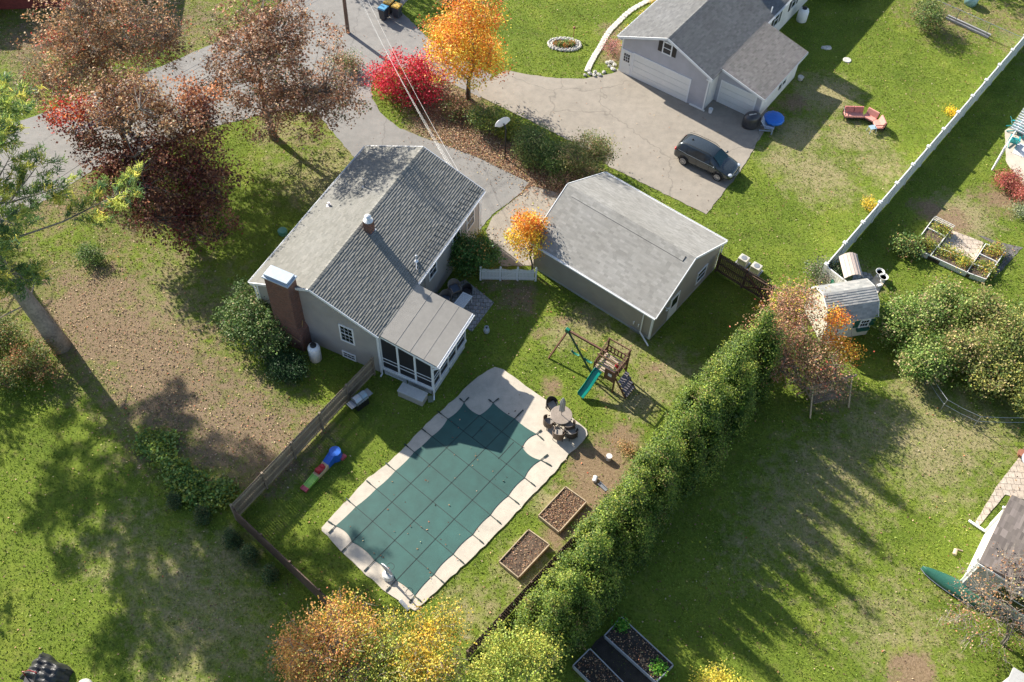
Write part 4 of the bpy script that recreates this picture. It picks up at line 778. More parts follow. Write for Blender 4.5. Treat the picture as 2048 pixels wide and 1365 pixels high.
# --- patio dining set
WICK = M('brown_wicker', (.13, .09, .065), .7, var=.3, scale=25); WICKB = M('dark_wicker', (.035, .03, .028), .7, var=.3, scale=25); CUSH = M('grey_cushion', (.28, .25, .22), .85)
def round_table(px, py):
    t = thing('patio_table', 'round brown patio table with five wicker chairs round it on the pool deck', 'table', (*G(px, py, .74), .07))
    m = MB(); m.lathe([(.6, .64), (.64, .66), (.64, .69), (.62, .7)], n=36); m.build('tabletop', M('mottled_tabletop', (.27, .22, .18), .5, var=.18, scale=12), t)
    for k in range(4): a = math.pi/4+k*math.pi/2; m = MB(); m.tube([(math.cos(a)*.4, math.sin(a)*.4, .65), (math.cos(a)*.28, math.sin(a)*.28, .3), (math.cos(a)*.5, math.sin(a)*.5, 0)], .025, 6); m.build('leg', WICKB, t)
    u = thing('parasol', 'closed grey white parasol standing in the middle of the round table', 'parasol', (*G(px, py, .74), .07))
    m = MB(); m.tube([(0, 0, 0), (0, 0, 2.4)], .02, 8); m.build('pole', GREYM, u)
    pr_ = MB(); n = 16; prof_ = [(.03, 1.1), (.12, 1.12), (.15, 1.25), (.13, 1.6), (.14, 1.9), (.1, 2.2), (.035, 2.42), (.005, 2.46)]; pr_.lathe(prof_, n=n)
    for i in range(len(pr_.v)): k = i % n; f = 1.25 if k % 2 else .7; x, y, z = pr_.v[i]; pr_.v[i] = (x*f, y*f, z)
    pr_.build('folded_canopy', M('pale_canvas', (.5, .48, .46), .85), u); m = MB(); m.lathe([(.28, 0), (.28, .05), (.06, .08), (.04, .3)], n=20); m.build('base', BLK, u)
round_table(1122.6, 830.3)
def wicker(px, py, a, label, mat=WICK, cush=CUSH, group='wicker chairs round the patio table', zz=.07, s=1.):
    t = thing('wicker_chair', label, 'chair', (*G(px, py, .4), zz), a, group); t.scale = (s, s, s)
    m = MB(); m.box(-.27, -.27, .3, .27, .27, .4); m.build('seat', mat, t, bev=.02); m = MB(); m.box(-.23, -.23, .4, .23, .25, .46); m.build('cushion', cush, t, bev=.03)
    n = 12; m = MB(); vs = []; fs = []
    for i in range(n+1):
        q = math.pi*(-.02+1.04*i/n)+math.pi; x = math.cos(q)*.32; y = math.sin(q)*.3*1.05; hh = .62+.22*math.sin(math.pi*i/n)
        vs += [(x, y, .22), (x*1.08, y*1.08, hh), (x*1.16, y*1.16, hh), (x*1.1, y*1.1, .22)]
    for i in range(n):
        for k in range(4): fs.append((i*4+k, i*4+(k+1) % 4, i*4+4+(k+1) % 4, i*4+4+k))
    m.add(vs, fs); m.build('backrest', mat, t)
    for x in (-.27, .27):
        m = MB(); m.tube([(x, .05, .6), (x, .3, .58), (x, .32, .3)], .035, 6); m.build('armrest', mat, t)
        for y in (-.22, .28): m = MB(); m.tube([(x*.95, y, .32), (x*1.02, y*1.05, 0)], .02, 6); m.build('leg', WICKB, t)
C = (1123, 838)
for px, py, lb, mt in ((1104, 812, 'dark wicker chair on the lawn side of the round table, nearest the house', WICKB), (1098, 845, 'wicker chair with pale cushion edge at the left of the round table', WICK), (1117, 869, 'light brown wicker chair below the round table facing the lawn', WICK), (1143, 867, 'dark seated wicker chair lowest right of the round table', WICKB), (1138, 852, 'wicker chair tucked close under the right edge of the round table', WICK)):
    wicker(px, py, dirang((px, py), C)-math.pi/2, lb, mt)
# --- raised timber beds
def raised(name, label, quad, h, mat, soil, soilz=.22, wall=.06, extra=None, grp=None, z=0):
    P_ = [np.array(G(*q, h)) for q in quad]; c = sum(P_)/4; t = thing(name, label, 'planter', (c[0], c[1], z), 0, grp); P_ = [p-c for p in P_]
    for i in range(4):
        a, b = P_[i], P_[(i+1) % 4]; d = nrmz(b-a); m = MB(); m.bar((*(a-d*wall*.0), h/2), (*(b-d*wall), h/2), wall, h); m.build('side_board', mat, t, bev=.008)
    m = MB(); q = [tuple(p*.975) for p in P_]; m.prism(q, 0, soilz); s = m.build('soil', soil, t)
    return t, P_
def litter_in(t, P_, z, n, pal, size=.1):
    u = rng.random((n, 2)); a, b, c, d = P_; pts = (a[None]*(1-u[:, :1])*(1-u[:, 1:])+b[None]*u[:, :1]*(1-u[:, 1:])+c[None]*u[:, :1]*u[:, 1:]+d[None]*(1-u[:, :1])*u[:, 1:])*.94
    tag(leafmesh('leaf_litter', DRYLEAF, t, np.column_stack([pts, z+rng.random(n)*.05]), size, jitcol(pick(pal, n), n), 1.2), kind='stuff')
dp = [((.3, .16, .08), 3), ((.45, .3, .18), 2), ((.12, .06, .04), 2)]
t, q = raised('raised_bed', 'timber raised bed full of brown leaves, the one nearer the play set', [(1131, 973), (1173, 1003), (1118, 1064), (1077, 1031)], .3, WOODT, SOIL); litter_in(t, q, .23, 1500, dp, .065)
t, q = raised('raised_bed', 'timber raised bed with bare dark soil, nearer the yellow trees', [(1057, 1059), (1099, 1089), (1037, 1155), (998, 1123)], .3, WOODT, SOIL); litter_in(t, q, .23, 500, dp, .065)
GRB = M('grey_frame_board', (.36, .36, .37), .6)
lp = [((.1, .3, .03), 3), ((.25, .4, .05), 1)]
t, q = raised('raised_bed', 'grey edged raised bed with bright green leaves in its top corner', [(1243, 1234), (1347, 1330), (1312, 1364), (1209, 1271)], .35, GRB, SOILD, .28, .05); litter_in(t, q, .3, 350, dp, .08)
for (ax_, ay_, rr_, n_) in ((1244, 1250, .35, 420), (1318, 1336, .38, 420)):
    g = np.array(G(ax_, ay_, .35))-np.array(t.location[:2]); pp = rng.normal(size=(n_, 3))*[rr_*.5, rr_*.5, .06]+[g[0], g[1], .38]; leafmesh('leafy_greens', LEAF, t, pp, .12, jitcol(pick(lp, n_), n_), .4)
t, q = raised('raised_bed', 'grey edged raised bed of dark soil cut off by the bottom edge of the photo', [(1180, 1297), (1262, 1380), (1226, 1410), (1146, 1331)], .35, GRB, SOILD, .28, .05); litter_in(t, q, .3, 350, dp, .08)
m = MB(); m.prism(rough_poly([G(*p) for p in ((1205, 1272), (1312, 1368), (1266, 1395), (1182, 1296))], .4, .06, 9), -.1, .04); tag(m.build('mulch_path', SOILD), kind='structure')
# --- small things in the pool yard
def simple(name, label, cat, px, py, rz=0., z=0., group=None): return thing(name, label, cat, (*G(px, py), z), rz, group)
t = simple('hoop_stand', 'white poolside basketball hoop standing at the low end of the pool deck', 'basketball hoop', 776, 1155, R(-40), .07)
m = MB(); m.lathe([(.33, 0), (.34, .1), (.26, .28), (.12, .34)], n=20, sx=1., sy=.8); m.build('base', OFFW, t, smooth=False)
m = MB(); m.bar((0, 0, .3), (-.05, .02, .75), .12, .1); m.build('post', M('blue_grey_plastic', (.2, .3, .45), .4), t); m = MB(); n = 16
vs = [(math.cos(math.pi*2*k/n)*.42, -.02, .95+math.sin(math.pi*2*k/n)*.3) for k in range(n)]; vs2 = [(x, .03, z) for x, y, z in vs]; m.add(vs+vs2, [tuple(range(n)), tuple(range(n, 2*n))[::-1]]+[(k, n+k, n+(k+1) % n, (k+1) % n) for k in range(n)]); m.build('backboard', M('pale_grey_plastic', (.45, .45, .48), .4), t)
m = MB(); m.tube([(math.cos(a)*.2, .26+math.sin(a)*.2, .85) for a in [math.pi*2*k/16 for k in range(17)]], .012, 5); m.build('rim', BLK, t)
t = simple('deck_box', 'beige resin storage box on the grass beside the porch', 'storage box', 826, 795, HYAW)
m = MB(); m.box(-.82, -.33, 0, .82, .33, .5); m.build('body', M('beige_resin', (.42, .38, .33), .55), t, bev=.02); m = MB(); m.box(-.85, -.36, .5, .85, .36, .6); m.build('lid', M('grey_beige_lid', (.5, .49, .46), .5), t, bev=.03)
t = simple('splash_block', 'small green and grey splash block under the porch downspout', 'splash block', 861, 799, .2); m = MB(); m.box(-.16, -.22, 0, .16, .22, .04); m.box(-.16, -.22, .04, -.12, .22, .1); m.box(.12, -.22, .04, .16, .22, .1); m.build('block', M('green_grey_concrete', (.25, .28, .2), .8), t)
ga = dirang((696, 815), (745, 778)); t = simple('gas_grill', 'grey and black gas grill with side shelves next to the board fence', 'grill', 722, 812, ga)
m = MB(); m.box(-.42, -.27, .1, .42, .27, .75); m.build('cabinet', BLK, t, bev=.02); m = MB(); m.prof([(-.28, .78), (.28, .78), (.28, .95), (.16, 1.1), (-.12, 1.12), (-.28, .95)], -.42, .02, 'x'); m.build('lid', STEEL, t, bev=.02); m = MB(); m.prof([(-.27, .78), (.27, .78), (.27, .94), (.15, 1.06), (-.12, 1.08), (-.27, .94)], .04, .42, 'x'); m.build('lid', M('blue_grey_lid', (.3, .38, .42), .3, .3), t, bev=.02)
for x0, x1 in ((-.8, -.43), (.43, .78)): m = MB(); m.box(x0, -.26, .74, x1, .26, .79); m.build('side_shelf', GREYM, t, bev=.01)
m = MB(); m.tube([(-.36, -.34, .9), (.36, -.34, .9)], .018, 6); m.build('handle', STEEL, t); m = MB(); m.box(-.42, -.3, .7, .42, -.27, .8); m.build('control_panel', STEEL, t)
for x in (-.3, -.1, .1, .3): m = MB(); m.ell((x, -.32, .75), .03, .03, .03); m.build('knob', BLK, t)
for x in (-.38, .38):
    m = MB(); m.ell((x, .0, .08), .04, .09, .08); m.build('wheel', BLK, t)
t = simple('gas_cylinder', 'white gas bottle with grey collar standing on the shaded grass off the paver patio', 'gas bottle', 973, 665)
m = MB(); m.lathe([(.14, 0), (.17, .05), (.19, .12), (.19, .28), (.15, .36), (.05, .4)], n=20); m.build('tank', M('scuffed_white_steel', (.5, .53, .56), .4, var=.4, scale=5), t, smooth=True)
m = MB(); 
for k in range(12):
    a, b = 2*math.pi*k/16, 2*math.pi*(k+1)/16; m.bar((math.cos(a)*.13, math.sin(a)*.13, .45), (math.cos(b)*.13, math.sin(b)*.13, .45), .015, .14)
m.build('collar', M('light_grey_collar', (.55, .58, .62), .4), t); m = MB(); m.lathe([(.03, .4), (.03, .48), (.045, .49), (.045, .51)], n=8); m.build('valve', BLK, t)
t = simple('propane_tank', 'tall white propane tank with black dome at the foot of the grey gable wall', 'propane tank', 632, 718)
m = MB(); m.lathe([(.3, 0), (.37, .05), (.37, 1.1), (.33, 1.24), (.18, 1.33)], n=24); m.build('tank', WHITE, t, smooth=True); m = MB(); m.lathe([(.19, 1.3), (.19, 1.42), (.12, 1.47), (.02, 1.48)], n=16); m.build('dome', BLK, t)
for a in range(3): m = MB(); x, y = .34*math.cos(a*2.1), .34*math.sin(a*2.1); m.box(x-.03, y-.03, 0, x+.03, y+.03, .2); m.build('foot', STEEL, t)
# toy coaster track
ta = dirang((612, 975), (672, 912)); t = simple('toy_coaster', 'blue, beige and lime ride on toy track with red ends beside the fence', 'toy', 642, 945, ta)
def track(x0, x1, z0, z1, z2, mat, w_=.42): m = MB(); xm = (x0+x1)/2; m.prof([(x0, z0+.0), (x0, z0+.06), (xm, z1+.06), (x1, z2+.06), (x1, 0), (x0, 0)], -w_/2, w_/2); m.prof([(x0, z0+.06), (x0, z0+.1), (xm, z1+.1), (x1, z2+.1), (x1, z2+.06), (xm, z1+.06)], -w_/2, -w_/2+.05); m.prof([(x0, z0+.06), (x0, z0+.1), (xm, z1+.1), (x1, z2+.1), (x1, z2+.06), (xm, z1+.06)], w_/2-.05, w_/2); return m
track(-1.45, -1.2, .04, .05, .06, REDP).build('track_end', PINKP, t); track(-1.2, -.4, .06, .1, .18, None).build('track_section', GRNP, t); track(-.4, .45, .18, .14, .3, None).build('track_section', PALEP, t); track(.45, 1.05, .3, .45, .55, None).build('track_section', BLUEP, t)
m = MB(); m.lathe([(.4, 0), (.34, .5), (.34, .6)], (1.25, 0, 0), 10); m.build('platform', BLUEP, t); m = MB(); m.box(1.25, -.5, 0, 1.6, -.28, .16); m.box(1.2, .3, 0, 1.5, .42, .3); m.build('platform_step', PINKP, t)
t2 = thing('toy_car', 'small red ride on toy car parked halfway along the coloured track', 'toy car', (*G(641, 944), .2), ta)
m = MB(); m.box(-.28, -.17, .04, .3, .17, .16); m.box(-.25, -.13, .16, -.12, .13, .32); m.ell((.2, 0, .18), .13, .15, .08); m.build('body', REDP, t2, bev=.03)
for x in (-.2, .2):
    for y in (-.17, .17): m = MB(); m.ell((x, y, .05), .06, .03, .06); m.build('wheel', BLK, t2)
t = simple('bucket', 'upright white cylinder at the end of the parasol shadow on bare soil', 'bucket', 1217, 919); m = MB(); m.lathe([(.15, 0), (.17, .36), (.18, .38), (.15, .38)], n=18); m.build('shell', M('chalk_white_plastic', (.6, .56, .52), .6, var=.25), t)
t = simple('bucket', 'bright white bucket tipped on its side above the first raised bed', 'bucket', 1190, 961, 1.2); m = MB(); m.tube([(-.16, 0, .13), (.16, .02, .14)], [.12, .14], 14); m.build('shell', WHITE, t)
t = simple('planter_tray', 'narrow grey planter tray lying at the hedge foot below the white bucket', 'tray', 1205, 975, dirang((1199, 968), (1212, 980))); m = MB(); m.box(-.3, -.11, 0, .3, .11, .03); m.box(-.3, -.11, .03, .3, -.08, .14); m.box(-.3, .08, .03, .3, .11, .14); m.build('tray', GREYM, t)
t = simple('stepping_slab', 'dark grey slab lying on the end of the pool deck next to the yellow trees', 'slab', 809, 1212, dirang((800, 1202), (818, 1222)), .07); m = MB(); m.box(-.35, -.1, 0, .35, .1, .05); m.build('slab', GREYM, t, bev=.01)
# --- paver patio with striped table
pa = HYAW+.05; o = G(978, 612); Pp = [G(*p) for p in ((872, 590), (930, 560), (988, 606), (944, 664), (905, 640))]
m = MB(); m.prism(Pp, -.05, .035); c = np.array(Pp[0]); tag(m.build('paver_patio', PAVER), kind='structure')
t = thing('patio_table', 'small white striped rectangular table at the edge of the shaded paver patio', 'table', (*G(926, 601, .7), .035), dirang((913, 616), (938, 584)))
m = MB(); 
for i in range(9): m.box(-.55, -.33+i*.074, .66, .55, -.33+i*.074+.05, .69)
m.build('slat_top', WHITE, t); m = MB(); m.box(-.56, -.345, .62, .56, -.315, .685); m.box(-.56, .318, .62, .56, .348, .685); m.box(-.575, -.345, .62, -.55, .348, .685); m.box(.55, -.345, .62, .575, .348, .685); m.build('apron', WHITE, t)
for x in (-.52, .52):
    for y in (-.29, .29): m = MB(); m.tube([(x, y, .64), (x*1.05, y*1.05, 0)], .022, 6); m.build('leg', WHITE, t)
GWK = M('grey_beige_wicker', (.27, .23, .2), .7, var=.2, scale=25); BGC = M('blue_grey_cushion', (.1, .12, .16), .8)
wicker(909, 579, R(-150), 'pale wicker armchair with rounded back behind the striped table', GWK, BGC, None, .035, 1.15); wicker(891, 600, R(-190), 'pale wicker armchair partly hidden by the porch roof', GWK, BGC, None, .035, 1.1); wicker(934, 583, R(160), 'dark chair in deep shade at the far end of the striped table', WICKB, WICKB, None, .035, .9)
# --- pumpkins, boxes behind brown fence
for px, py, r_, c_, lb in ((1513, 616, .15, (.6, .45, .03), 'yellow pumpkin on the grass by the brown fence gate'), (1521, 608, .16, (.6, .13, .02), 'orange pumpkin half hidden by the pinkish tree')):
    t = simple('pumpkin', lb, 'pumpkin', px, py); m = MB(); m.ell((0, 0, r_*.8), r_, r_, r_*.8, 16)
    for i in range(len(m.v)): x, y, z = m.v[i]; a = math.atan2(y, x); k = 1-.06*abs(math.cos(a*4)); m.v[i] = (x*k, y*k, z)
    m.build('shell', M('pumpkin_skin_%d' % px, c_, .4), t, smooth=True); m = MB(); m.tube([(0, 0, r_*1.5), (.02, .01, r_*1.5+.08)], [.025, .015], 6); m.build('stem', WOODR, t)
for px, py, lb in ((1485, 527, 'pale boxy air conditioner unit nearer the garage, on the grass behind the brown fence'), (1510, 543, 'pale boxy air conditioner unit farther from the garage, behind the brown fence')):
    t = simple('air_conditioner', lb, 'air conditioner', px, py, GYAW, 0, 'pale units behind the fence'); m = MB(); m.box(-.32, -.27, .05, .32, .27, .55); m.build('housing', M('beige_housing', (.5, .47, .4), .5), t, bev=.03); m = MB(); m.lathe([(.2, .55), (.2, .565), (.05, .57)], n=16); m.build('fan_guard', GREYM, t); m = MB(); m.box(-.42, -.36, 0, .42, .36, .05); m.build('pad', GREYM, t)
m_ = [o_ for o_ in bpy.data.objects if o_.get('label', '').startswith('dark brown board fence with diag')][0]
lf = math.hypot(*(np.array(G(1548, 574, 1.75))-np.array(G(1441, 508, 1.75))))
for a, b in (((lf*.52, -.06, .2), (lf*.98, -.06, 1.5)), ((lf*.52, -.07, 1.5), (lf*.98, -.07, .25))): mm = MB(); mm.bar(a, b, .03, .12, (0, 1, 0)); mm.build('brace', WOODB, m_)
# --- basketball hoop between the driveways
hp = G(1004, 262, 3.0); t = thing('basketball_hoop', 'basketball hoop with white fan shaped backboard among the driveway shrubs', 'basketball hoop', (hp[0]+.25, hp[1]+.5, 0), R(-145))
m = MB(); m.tube([(0, 0, 0), (0, 0, 2.7), (0, -.3, 3.0)], .055, 8); m.build('pole', BLK, t); m = MB(); n = 14
vs = [(-.22, -.46, 2.68), (.22, -.46, 2.68)]+[(math.cos(a)*.62, -.46, 2.9+math.sin(a)*.5) for a in [math.pi*k/n for k in range(n+1)]]; vs2 = [(x, -.42, z) for x, y, z in vs]; k_ = len(vs)
m.add([tuple(v) for v in vs]+vs2, [tuple(range(k_)), tuple(range(k_, 2*k_))[::-1]]+[(i, k_+i, k_+(i+1) % k_, (i+1) % k_) for i in range(k_)]); m.build('backboard', WHITE, t)
m = MB(); m.tube([(math.cos(a)*.22, -.72+math.sin(a)*.22, 2.85) for a in [math.pi*2*k/16 for k in range(17)]], .012, 5); ri = m.build('rim', M('rusty_rim', (.3, .12, .05), .6), t)
m = MB()
for k in range(10): a = 2*math.pi*k/10; b = a+.5; m.tube([(math.cos(a)*.22, -.72+math.sin(a)*.22, 2.85), (math.cos(b)*.12, -.72+math.sin(b)*.12, 2.42)], .008, 3)
m.build('net', OFFW, ri)
# --- bins
for px, py, c_, lc, lb in ((768, 38, (.03, .035, .05), (.08, .28, .45), 'dark wheelie bin with a blue lid, nearest the red bush'), (779, 26, (.04, .04, .04), (.55, .33, .04), 'dark wheelie bin with a yellow lid, behind the other two front bins'), (795, 34, (.05, .06, .08), (.55, .33, .04), 'grey wheelie bin with a yellow lid on the driveway edge by the lawn'), (792, 17, (.03, .08, .08), (.02, .25, .25), 'wheelie bin with a teal lid at the back of the bin group')):
    t = simple('wheelie_bin', lb, 'bin', px, py, R(-25), .03, 'wheelie bins at the driveway'); bm = M('bin_body_%d' % px, c_, .5); lm = M('bin_lid_%d' % px, lc, .45)
    m = MB(); m.add([(-.24, -.27, .05), (.24, -.27, .05), (.24, .27, .05), (-.24, .27, .05), (-.3, -.34, .98), (.3, -.34, .98), (.3, .34, .98), (-.3, .34, .98)], [(3, 2, 1, 0), (4, 5, 6, 7), (0, 1, 5, 4), (1, 2, 6, 5), (2, 3, 7, 6), (3, 0, 4, 7)]); m.build('body', bm, t, bev=.03)
    m = MB(); m.prof([(-.37, .98), (.4, .98), (.36, 1.06), (-.3, 1.1)], -.32, .32, 'x'); m.build('lid', lm, t, bev=.02)
    for x in (-.25, .25): m = MB(); m.ell((x, .3, .1), .03, .1, .1); m.build('wheel', BLK, t)
# --- by the neighbour garage
t = simple('bucket', 'white bucket between the two garage doors', 'bucket', 1420, 226, 0, .03); m = MB(); m.lathe([(.13, 0), (.16, .33), (.17, .35), (.14, .35), (.12, .05)], n=16); m.build('shell', WHITE, t)
t = simple('covered_grill', 'round black covered grill in front of the smaller garage door', 'covered grill', 1500, 252, .3, .03); m = MB(); m.lathe([(.62, 0), (.66, .2), (.64, .8), (.55, 1.0), (.35, 1.1), (.05, 1.12)], n=18, sx=1.05, sy=.8); m.build('cover', M('black_vinyl_cover', (.05, .05, .055), .3, var=.4, scale=3), t, smooth=True); m = MB(); m.box(-.34, -.1, 1.07, .22, .02, 1.12); m.build('handle_flap', M('pale_strip', (.5, .48, .42), .5), t)
t = simple('covered_table', 'round table under a bright blue tarpaulin at the corner of the garage', 'covered table', 1544, 250, 0, .0)
m = MB(); n = 40; pr_ = [(.05, .8), (.4, .79), (.66, .76), (.74, .7), (.76, .58), (.72, .5)]; m.lathe(pr_[::-1], n=n)
for i in range(len(m.v)): x, y, z = m.v[i]; a = math.atan2(y, x); r_ = math.hypot(x, y); k = 1+.03*math.sin(a*13)*(r_ > .6); m.v[i] = (x*k, y*k, z+.012*math.sin(a*9+r_*9))
m.build('tarpaulin', M('bright_blue_tarp', (.01, .14, .55), .4), t, smooth=True); m = MB(); m.lathe([(.3, 0), (.05, .06), (.04, .6)], n=12); m.build('pedestal', GREYM, t)
def adirondack(px, py, a, label, mat, z=0., s=1.):
    t = simple('adirondack_chair', label, 'chair', px, py, a, z); t.scale = (s, s, s)
    for i in range(5): m = MB(); x = -.24+i*.12; m.bar((x, -.2, .32), (x*1.25, -.62, 1.0-.03*abs(i-2)), .1, .02, (0, 1, 0)); m.build('back_slat', mat, t)
    m = MB(); m.prof([(-.25, .28), (.38, .4), (.38, .44), (-.25, .33)], -.28, .28, 'x'); m.build('seat', mat, t)
    for x in (-.34, .34):
        m = MB(); m.box(x-.06, -.35, .6, x+.06, .42, .63); m.build('armrest', mat, t)
        m = MB(); m.box(x-.03, .3, 0, x+.03, .4, .6); m.build('leg', mat, t); m = MB(); m.bar((x*.85, .35, .3), (x*.85, -.6, 0.05), .03, .1, (0, 0, 1)); m.build('leg', mat, t)
adirondack(1535, 262, R(-110), 'blue grey plastic adirondack chair between the black covered grill and the blue tarpaulin', M('blue_grey_resin', (.28, .33, .42), .45), .03)
t = simple('stone_pile', 'small white stones on the shaded grass behind the garage ell', 'stones', 1652, 97); m = MB(); m.ell((0, 0, .05), .42, .25, .12, jit=.15); m.build('stone', STONE, t); m = MB(); m.ell((.25, .14, .05), .16, .12, .09, jit=.15); m.build('stone', STONE, t)
t = simple('concrete_lid', 'round pale concrete lid set in the sunny lawn edge', 'lid', 1694, 121); m = MB(); m.lathe([(.33, 0), (.33, .05), (.3, .07)], n=24); m.build('lid', STONE, t)
t = simple('planter_box', 'tiny pale planter by the far garage corner', 'planter', 1600, 160); m = MB(); m.lathe([(.18, 0), (.24, .3), (.2, .3)], n=12); m.build('pot', STONE, t)
t = simple('propane_tank', 'squat white propane tank against the long side wall of the neighbor house', 'propane tank', 1602, 42); m = MB(); m.lathe([(.34, 0), (.42, .06), (.42, .95), (.36, 1.1), (.2, 1.17)], n=24); m.build('tank', WHITE, t, smooth=True); m = MB(); m.lathe([(.2, 1.15), (.2, 1.27), (.05, 1.33)], n=16); m.build('dome', BLK, t)
# sectional sofa
sa_ = dirang((1692, 233), (1726, 234)); PNK = M('dusty_pink_cushion', (.5, .17, .15), .8, var=.12); PNKL = M('pink_salmon_cushion', (.62, .27, .22), .8, var=.1)
t = simple('outdoor_sofa', 'pink cushioned corner sofa with dark frame on the sunny lawn', 'sofa', 1722, 240, sa_)
def sofaseg(x0, x1, yb, a, o_, mat1, mat2, nb):
    c_, s_ = math.cos(a), math.sin(a); tr = lambda m: setattr(m, 'v', [(o_[0]+c_*x-s_*y, o_[1]+s_*x+c_*y, z) for x, y, z in m.v])
    m = MB(); m.box(x0, -.35, .2, x1, .35, .27); tr(m); m.build('seat_frame', BLK, t); m = MB(); m.box(x0, .33, .27, x1, .38, .8); tr(m); m.build('back_frame', BLK, t)
    m = MB(); m.box(x0+.02, -.34, .27, x1-.02, .24, .42); tr(m); m.build('seat_cushion', mat2, t, bev=.04)
    for i in range(nb):
        xa = x0+(x1-x0)*i/nb; m = MB(); m.prof([(.1, .42), (.3, .42), (.34, .85), (.22, .86)], xa+.02, xa+(x1-x0)/nb-.02, 'x'); tr(m); m.build('back_cushion', mat1, t, bev=.03)
    for x in (x0+.05, x1-.05):
        for y in (-.3, .3): m = MB(); m.tube([(x, y, .2), (x, y, 0)], .025, 6); tr(m); m.build('leg', BLK, t)
    return tr
sofaseg(-1.35, .1, 0, 0, (0, .2), PNK, PNKL, 2); sofaseg(-.1, .85, 0, R(-42), (.3, .17), PNKL, PNKL, 1); sofaseg(-.1, .85, 0, R(-85), (1.0, -.48), PNKL, PNKL, 1)
m = MB(); m.tube([(-1.38, .5, .7), (-1.38, -.15, .62), (-1.38, -.15, 0)], .03, 6); m.build('armrest', BLK, t); m = MB(); m.tube([(1.3, -1.35, .7), (.65, -1.35, .62), (.65, -1.35, 0)], .03, 6); m.build('armrest', BLK, t)
t = simple('side_table', 'small light blue side table at the open end of the pink sofa', 'table', 1742, 264, .3); bl = M('light_blue_resin', (.3, .42, .5), .5); m = MB(); m.box(-.25, -.22, .42, .25, .22, .46); m.build('tabletop', bl, t, bev=.01)
for x in (-.21, .21):
    for y in (-.18, .18): m = MB(); m.tube([(x, y, .43), (x*1.25, y*1.25, 0)], .022, 6); m.build('leg', bl, t)
# --- stone ring and edging stones
c = np.array(G(1129, 90)); a1 = np.array(G(1164, 88)); a2 = np.array(G(1129, 104)); rx = np.linalg.norm(a1-c)*.9; ry = np.linalg.norm(a2-c)*.9
m = MB(); n = 30; m.prism([(c[0]+math.cos(2*math.pi*k/n)*rx, c[1]+math.sin(2*math.pi*k/n)*ry) for k in range(n)], -.05, .05); tag(m.build('flower_bed_soil', SOIL), kind='structure')
rr = random.Random(4)
for ring, nn_, rf in ((0, 24, 1.), (1, 20, .8)):
    for k in range(nn_):
        a = 2*math.pi*k/nn_+ring*.13; m = MB(); m.ell((0, 0, .06), .19*rr.uniform(.7, 1.15), .12*rr.uniform(.8, 1.2), .1, 8, .16); o = m.build('edging_stone', STONE); o.location = (c[0]+math.cos(a)*rx*rf, c[1]+math.sin(a)*ry*rf, 0); o.rotation_euler = (0, 0, a+1.57+rr.uniform(-.4, .4))
        tag(o, 'grey white stone in the %s row of stones round the oval flower bed' % ('outer' if ring == 0 else 'inner'), 'stone', 'stones round the oval flower bed %s row' % ('outer' if ring == 0 else 'inner'))
path = [(1318, -6), (1305, 0), (1290, 6), (1275, 14), (1262, 22), (1250, 32), (1240, 42), (1230, 52), (1221, 61), (1214, 71), (1208, 81), (1203, 91), (1197, 101), (1191, 110), (1186, 119), (1181, 128), (1177, 137), (1174, 146)]
pts = []
for p, q in zip(path[:-1], path[1:]):
    for f in (0, .5): pts.append((p[0]+(q[0]-p[0])*f, p[1]+(q[1]-p[1])*f))
for k, (x, y) in enumerate(pts):
    g = G(x, y); a = dirang(pts[max(0, k-1)], pts[min(len(pts)-1, k+1)]); m = MB(); w_ = rr.uniform(.17, .24); m.prism([(-w_, -.19), (-w_*.9, .2), (w_*.85, .22), (w_, -.2), (.02, -.25)], 0, .09); o = m.build('edging_stone', STONE, bev=.02); o.location = (*g, .0); o.rotation_euler = (rr.uniform(-.05, .05), rr.uniform(-.05, .05), a+rr.uniform(-.15, .15)); tag(o, 'flat pale edging stone in the curved line between the lawn and the neighbor house', 'stone', 'curved line of edging stones')
for x, y in ((1170, 152), (1180, 149), (1188, 152), (1177, 143), (1190, 146), (1219, 134), (1226, 140), (1215, 127), (1229, 131), (1222, 126), (1208, 146), (1198, 151)):
    m = MB(); m.ell((0, 0, .07), .22*rr.uniform(.6, 1.2), .16*rr.uniform(.7, 1.2), .12, 8, .2); o = m.build('boulder', STONE); o.location = (*G(x, y), 0); o.rotation_euler = (0, 0, rr.uniform(0, 3)); tag(o, 'rough white stone at the foot of the planting bed left of the white garage', 'stone', 'rough stones by the garage planting bed')
# --- right side: canopy swing, raised garden, pergola
t = simple('canopy_swing', 'garden swing seat under a curved tan canopy in the corner of the white fence', 'swing seat', 1700, 552, R(2))
a4 = [np.array(G(*p, 2.1)) for p in ((1679, 511), (1715, 507), (1727, 551), (1690, 555))]; c = sum(a4)/4; t.location = (c[0], c[1], 0); t.rotation_euler = (0, 0, 0); a4 = [p-c for p in a4]
m = MB(); n = 8; vs = []; 
for i in range(n+1):
    f = i/n; l = a4[0]*(1-f)+a4[1]*f; r_ = a4[3]*(1-f)+a4[2]*f; z = 2.0+.28*math.sin(math.pi*f); vs += [(*l, z), (*r_, z), (*l, z-.04), (*r_, z-.04)]
fs = []
for i in range(n): a = i*4; fs += [(a, a+1, a+5, a+4), (a+2, a+6, a+7, a+3), (a, a+4, a+6, a+2), (a+1, a+3, a+7, a+5)]
m.add(vs, fs); m.build('canopy', M('tan_canvas', (.5, .41, .35), .85), t)
for i in range(1, 6): 
    f = i/6; l = a4[0]*(1-f)+a4[1]*f; r_ = a4[3]*(1-f)+a4[2]*f; m = MB(); m.bar((*l, 2.0+.28*math.sin(math.pi*f)+.01), (*r_, 2.0+.28*math.sin(math.pi*f)+.01), .03, .02); m.build('canopy_rib', M('canvas_seam', (.42, .34, .3), .8), t)
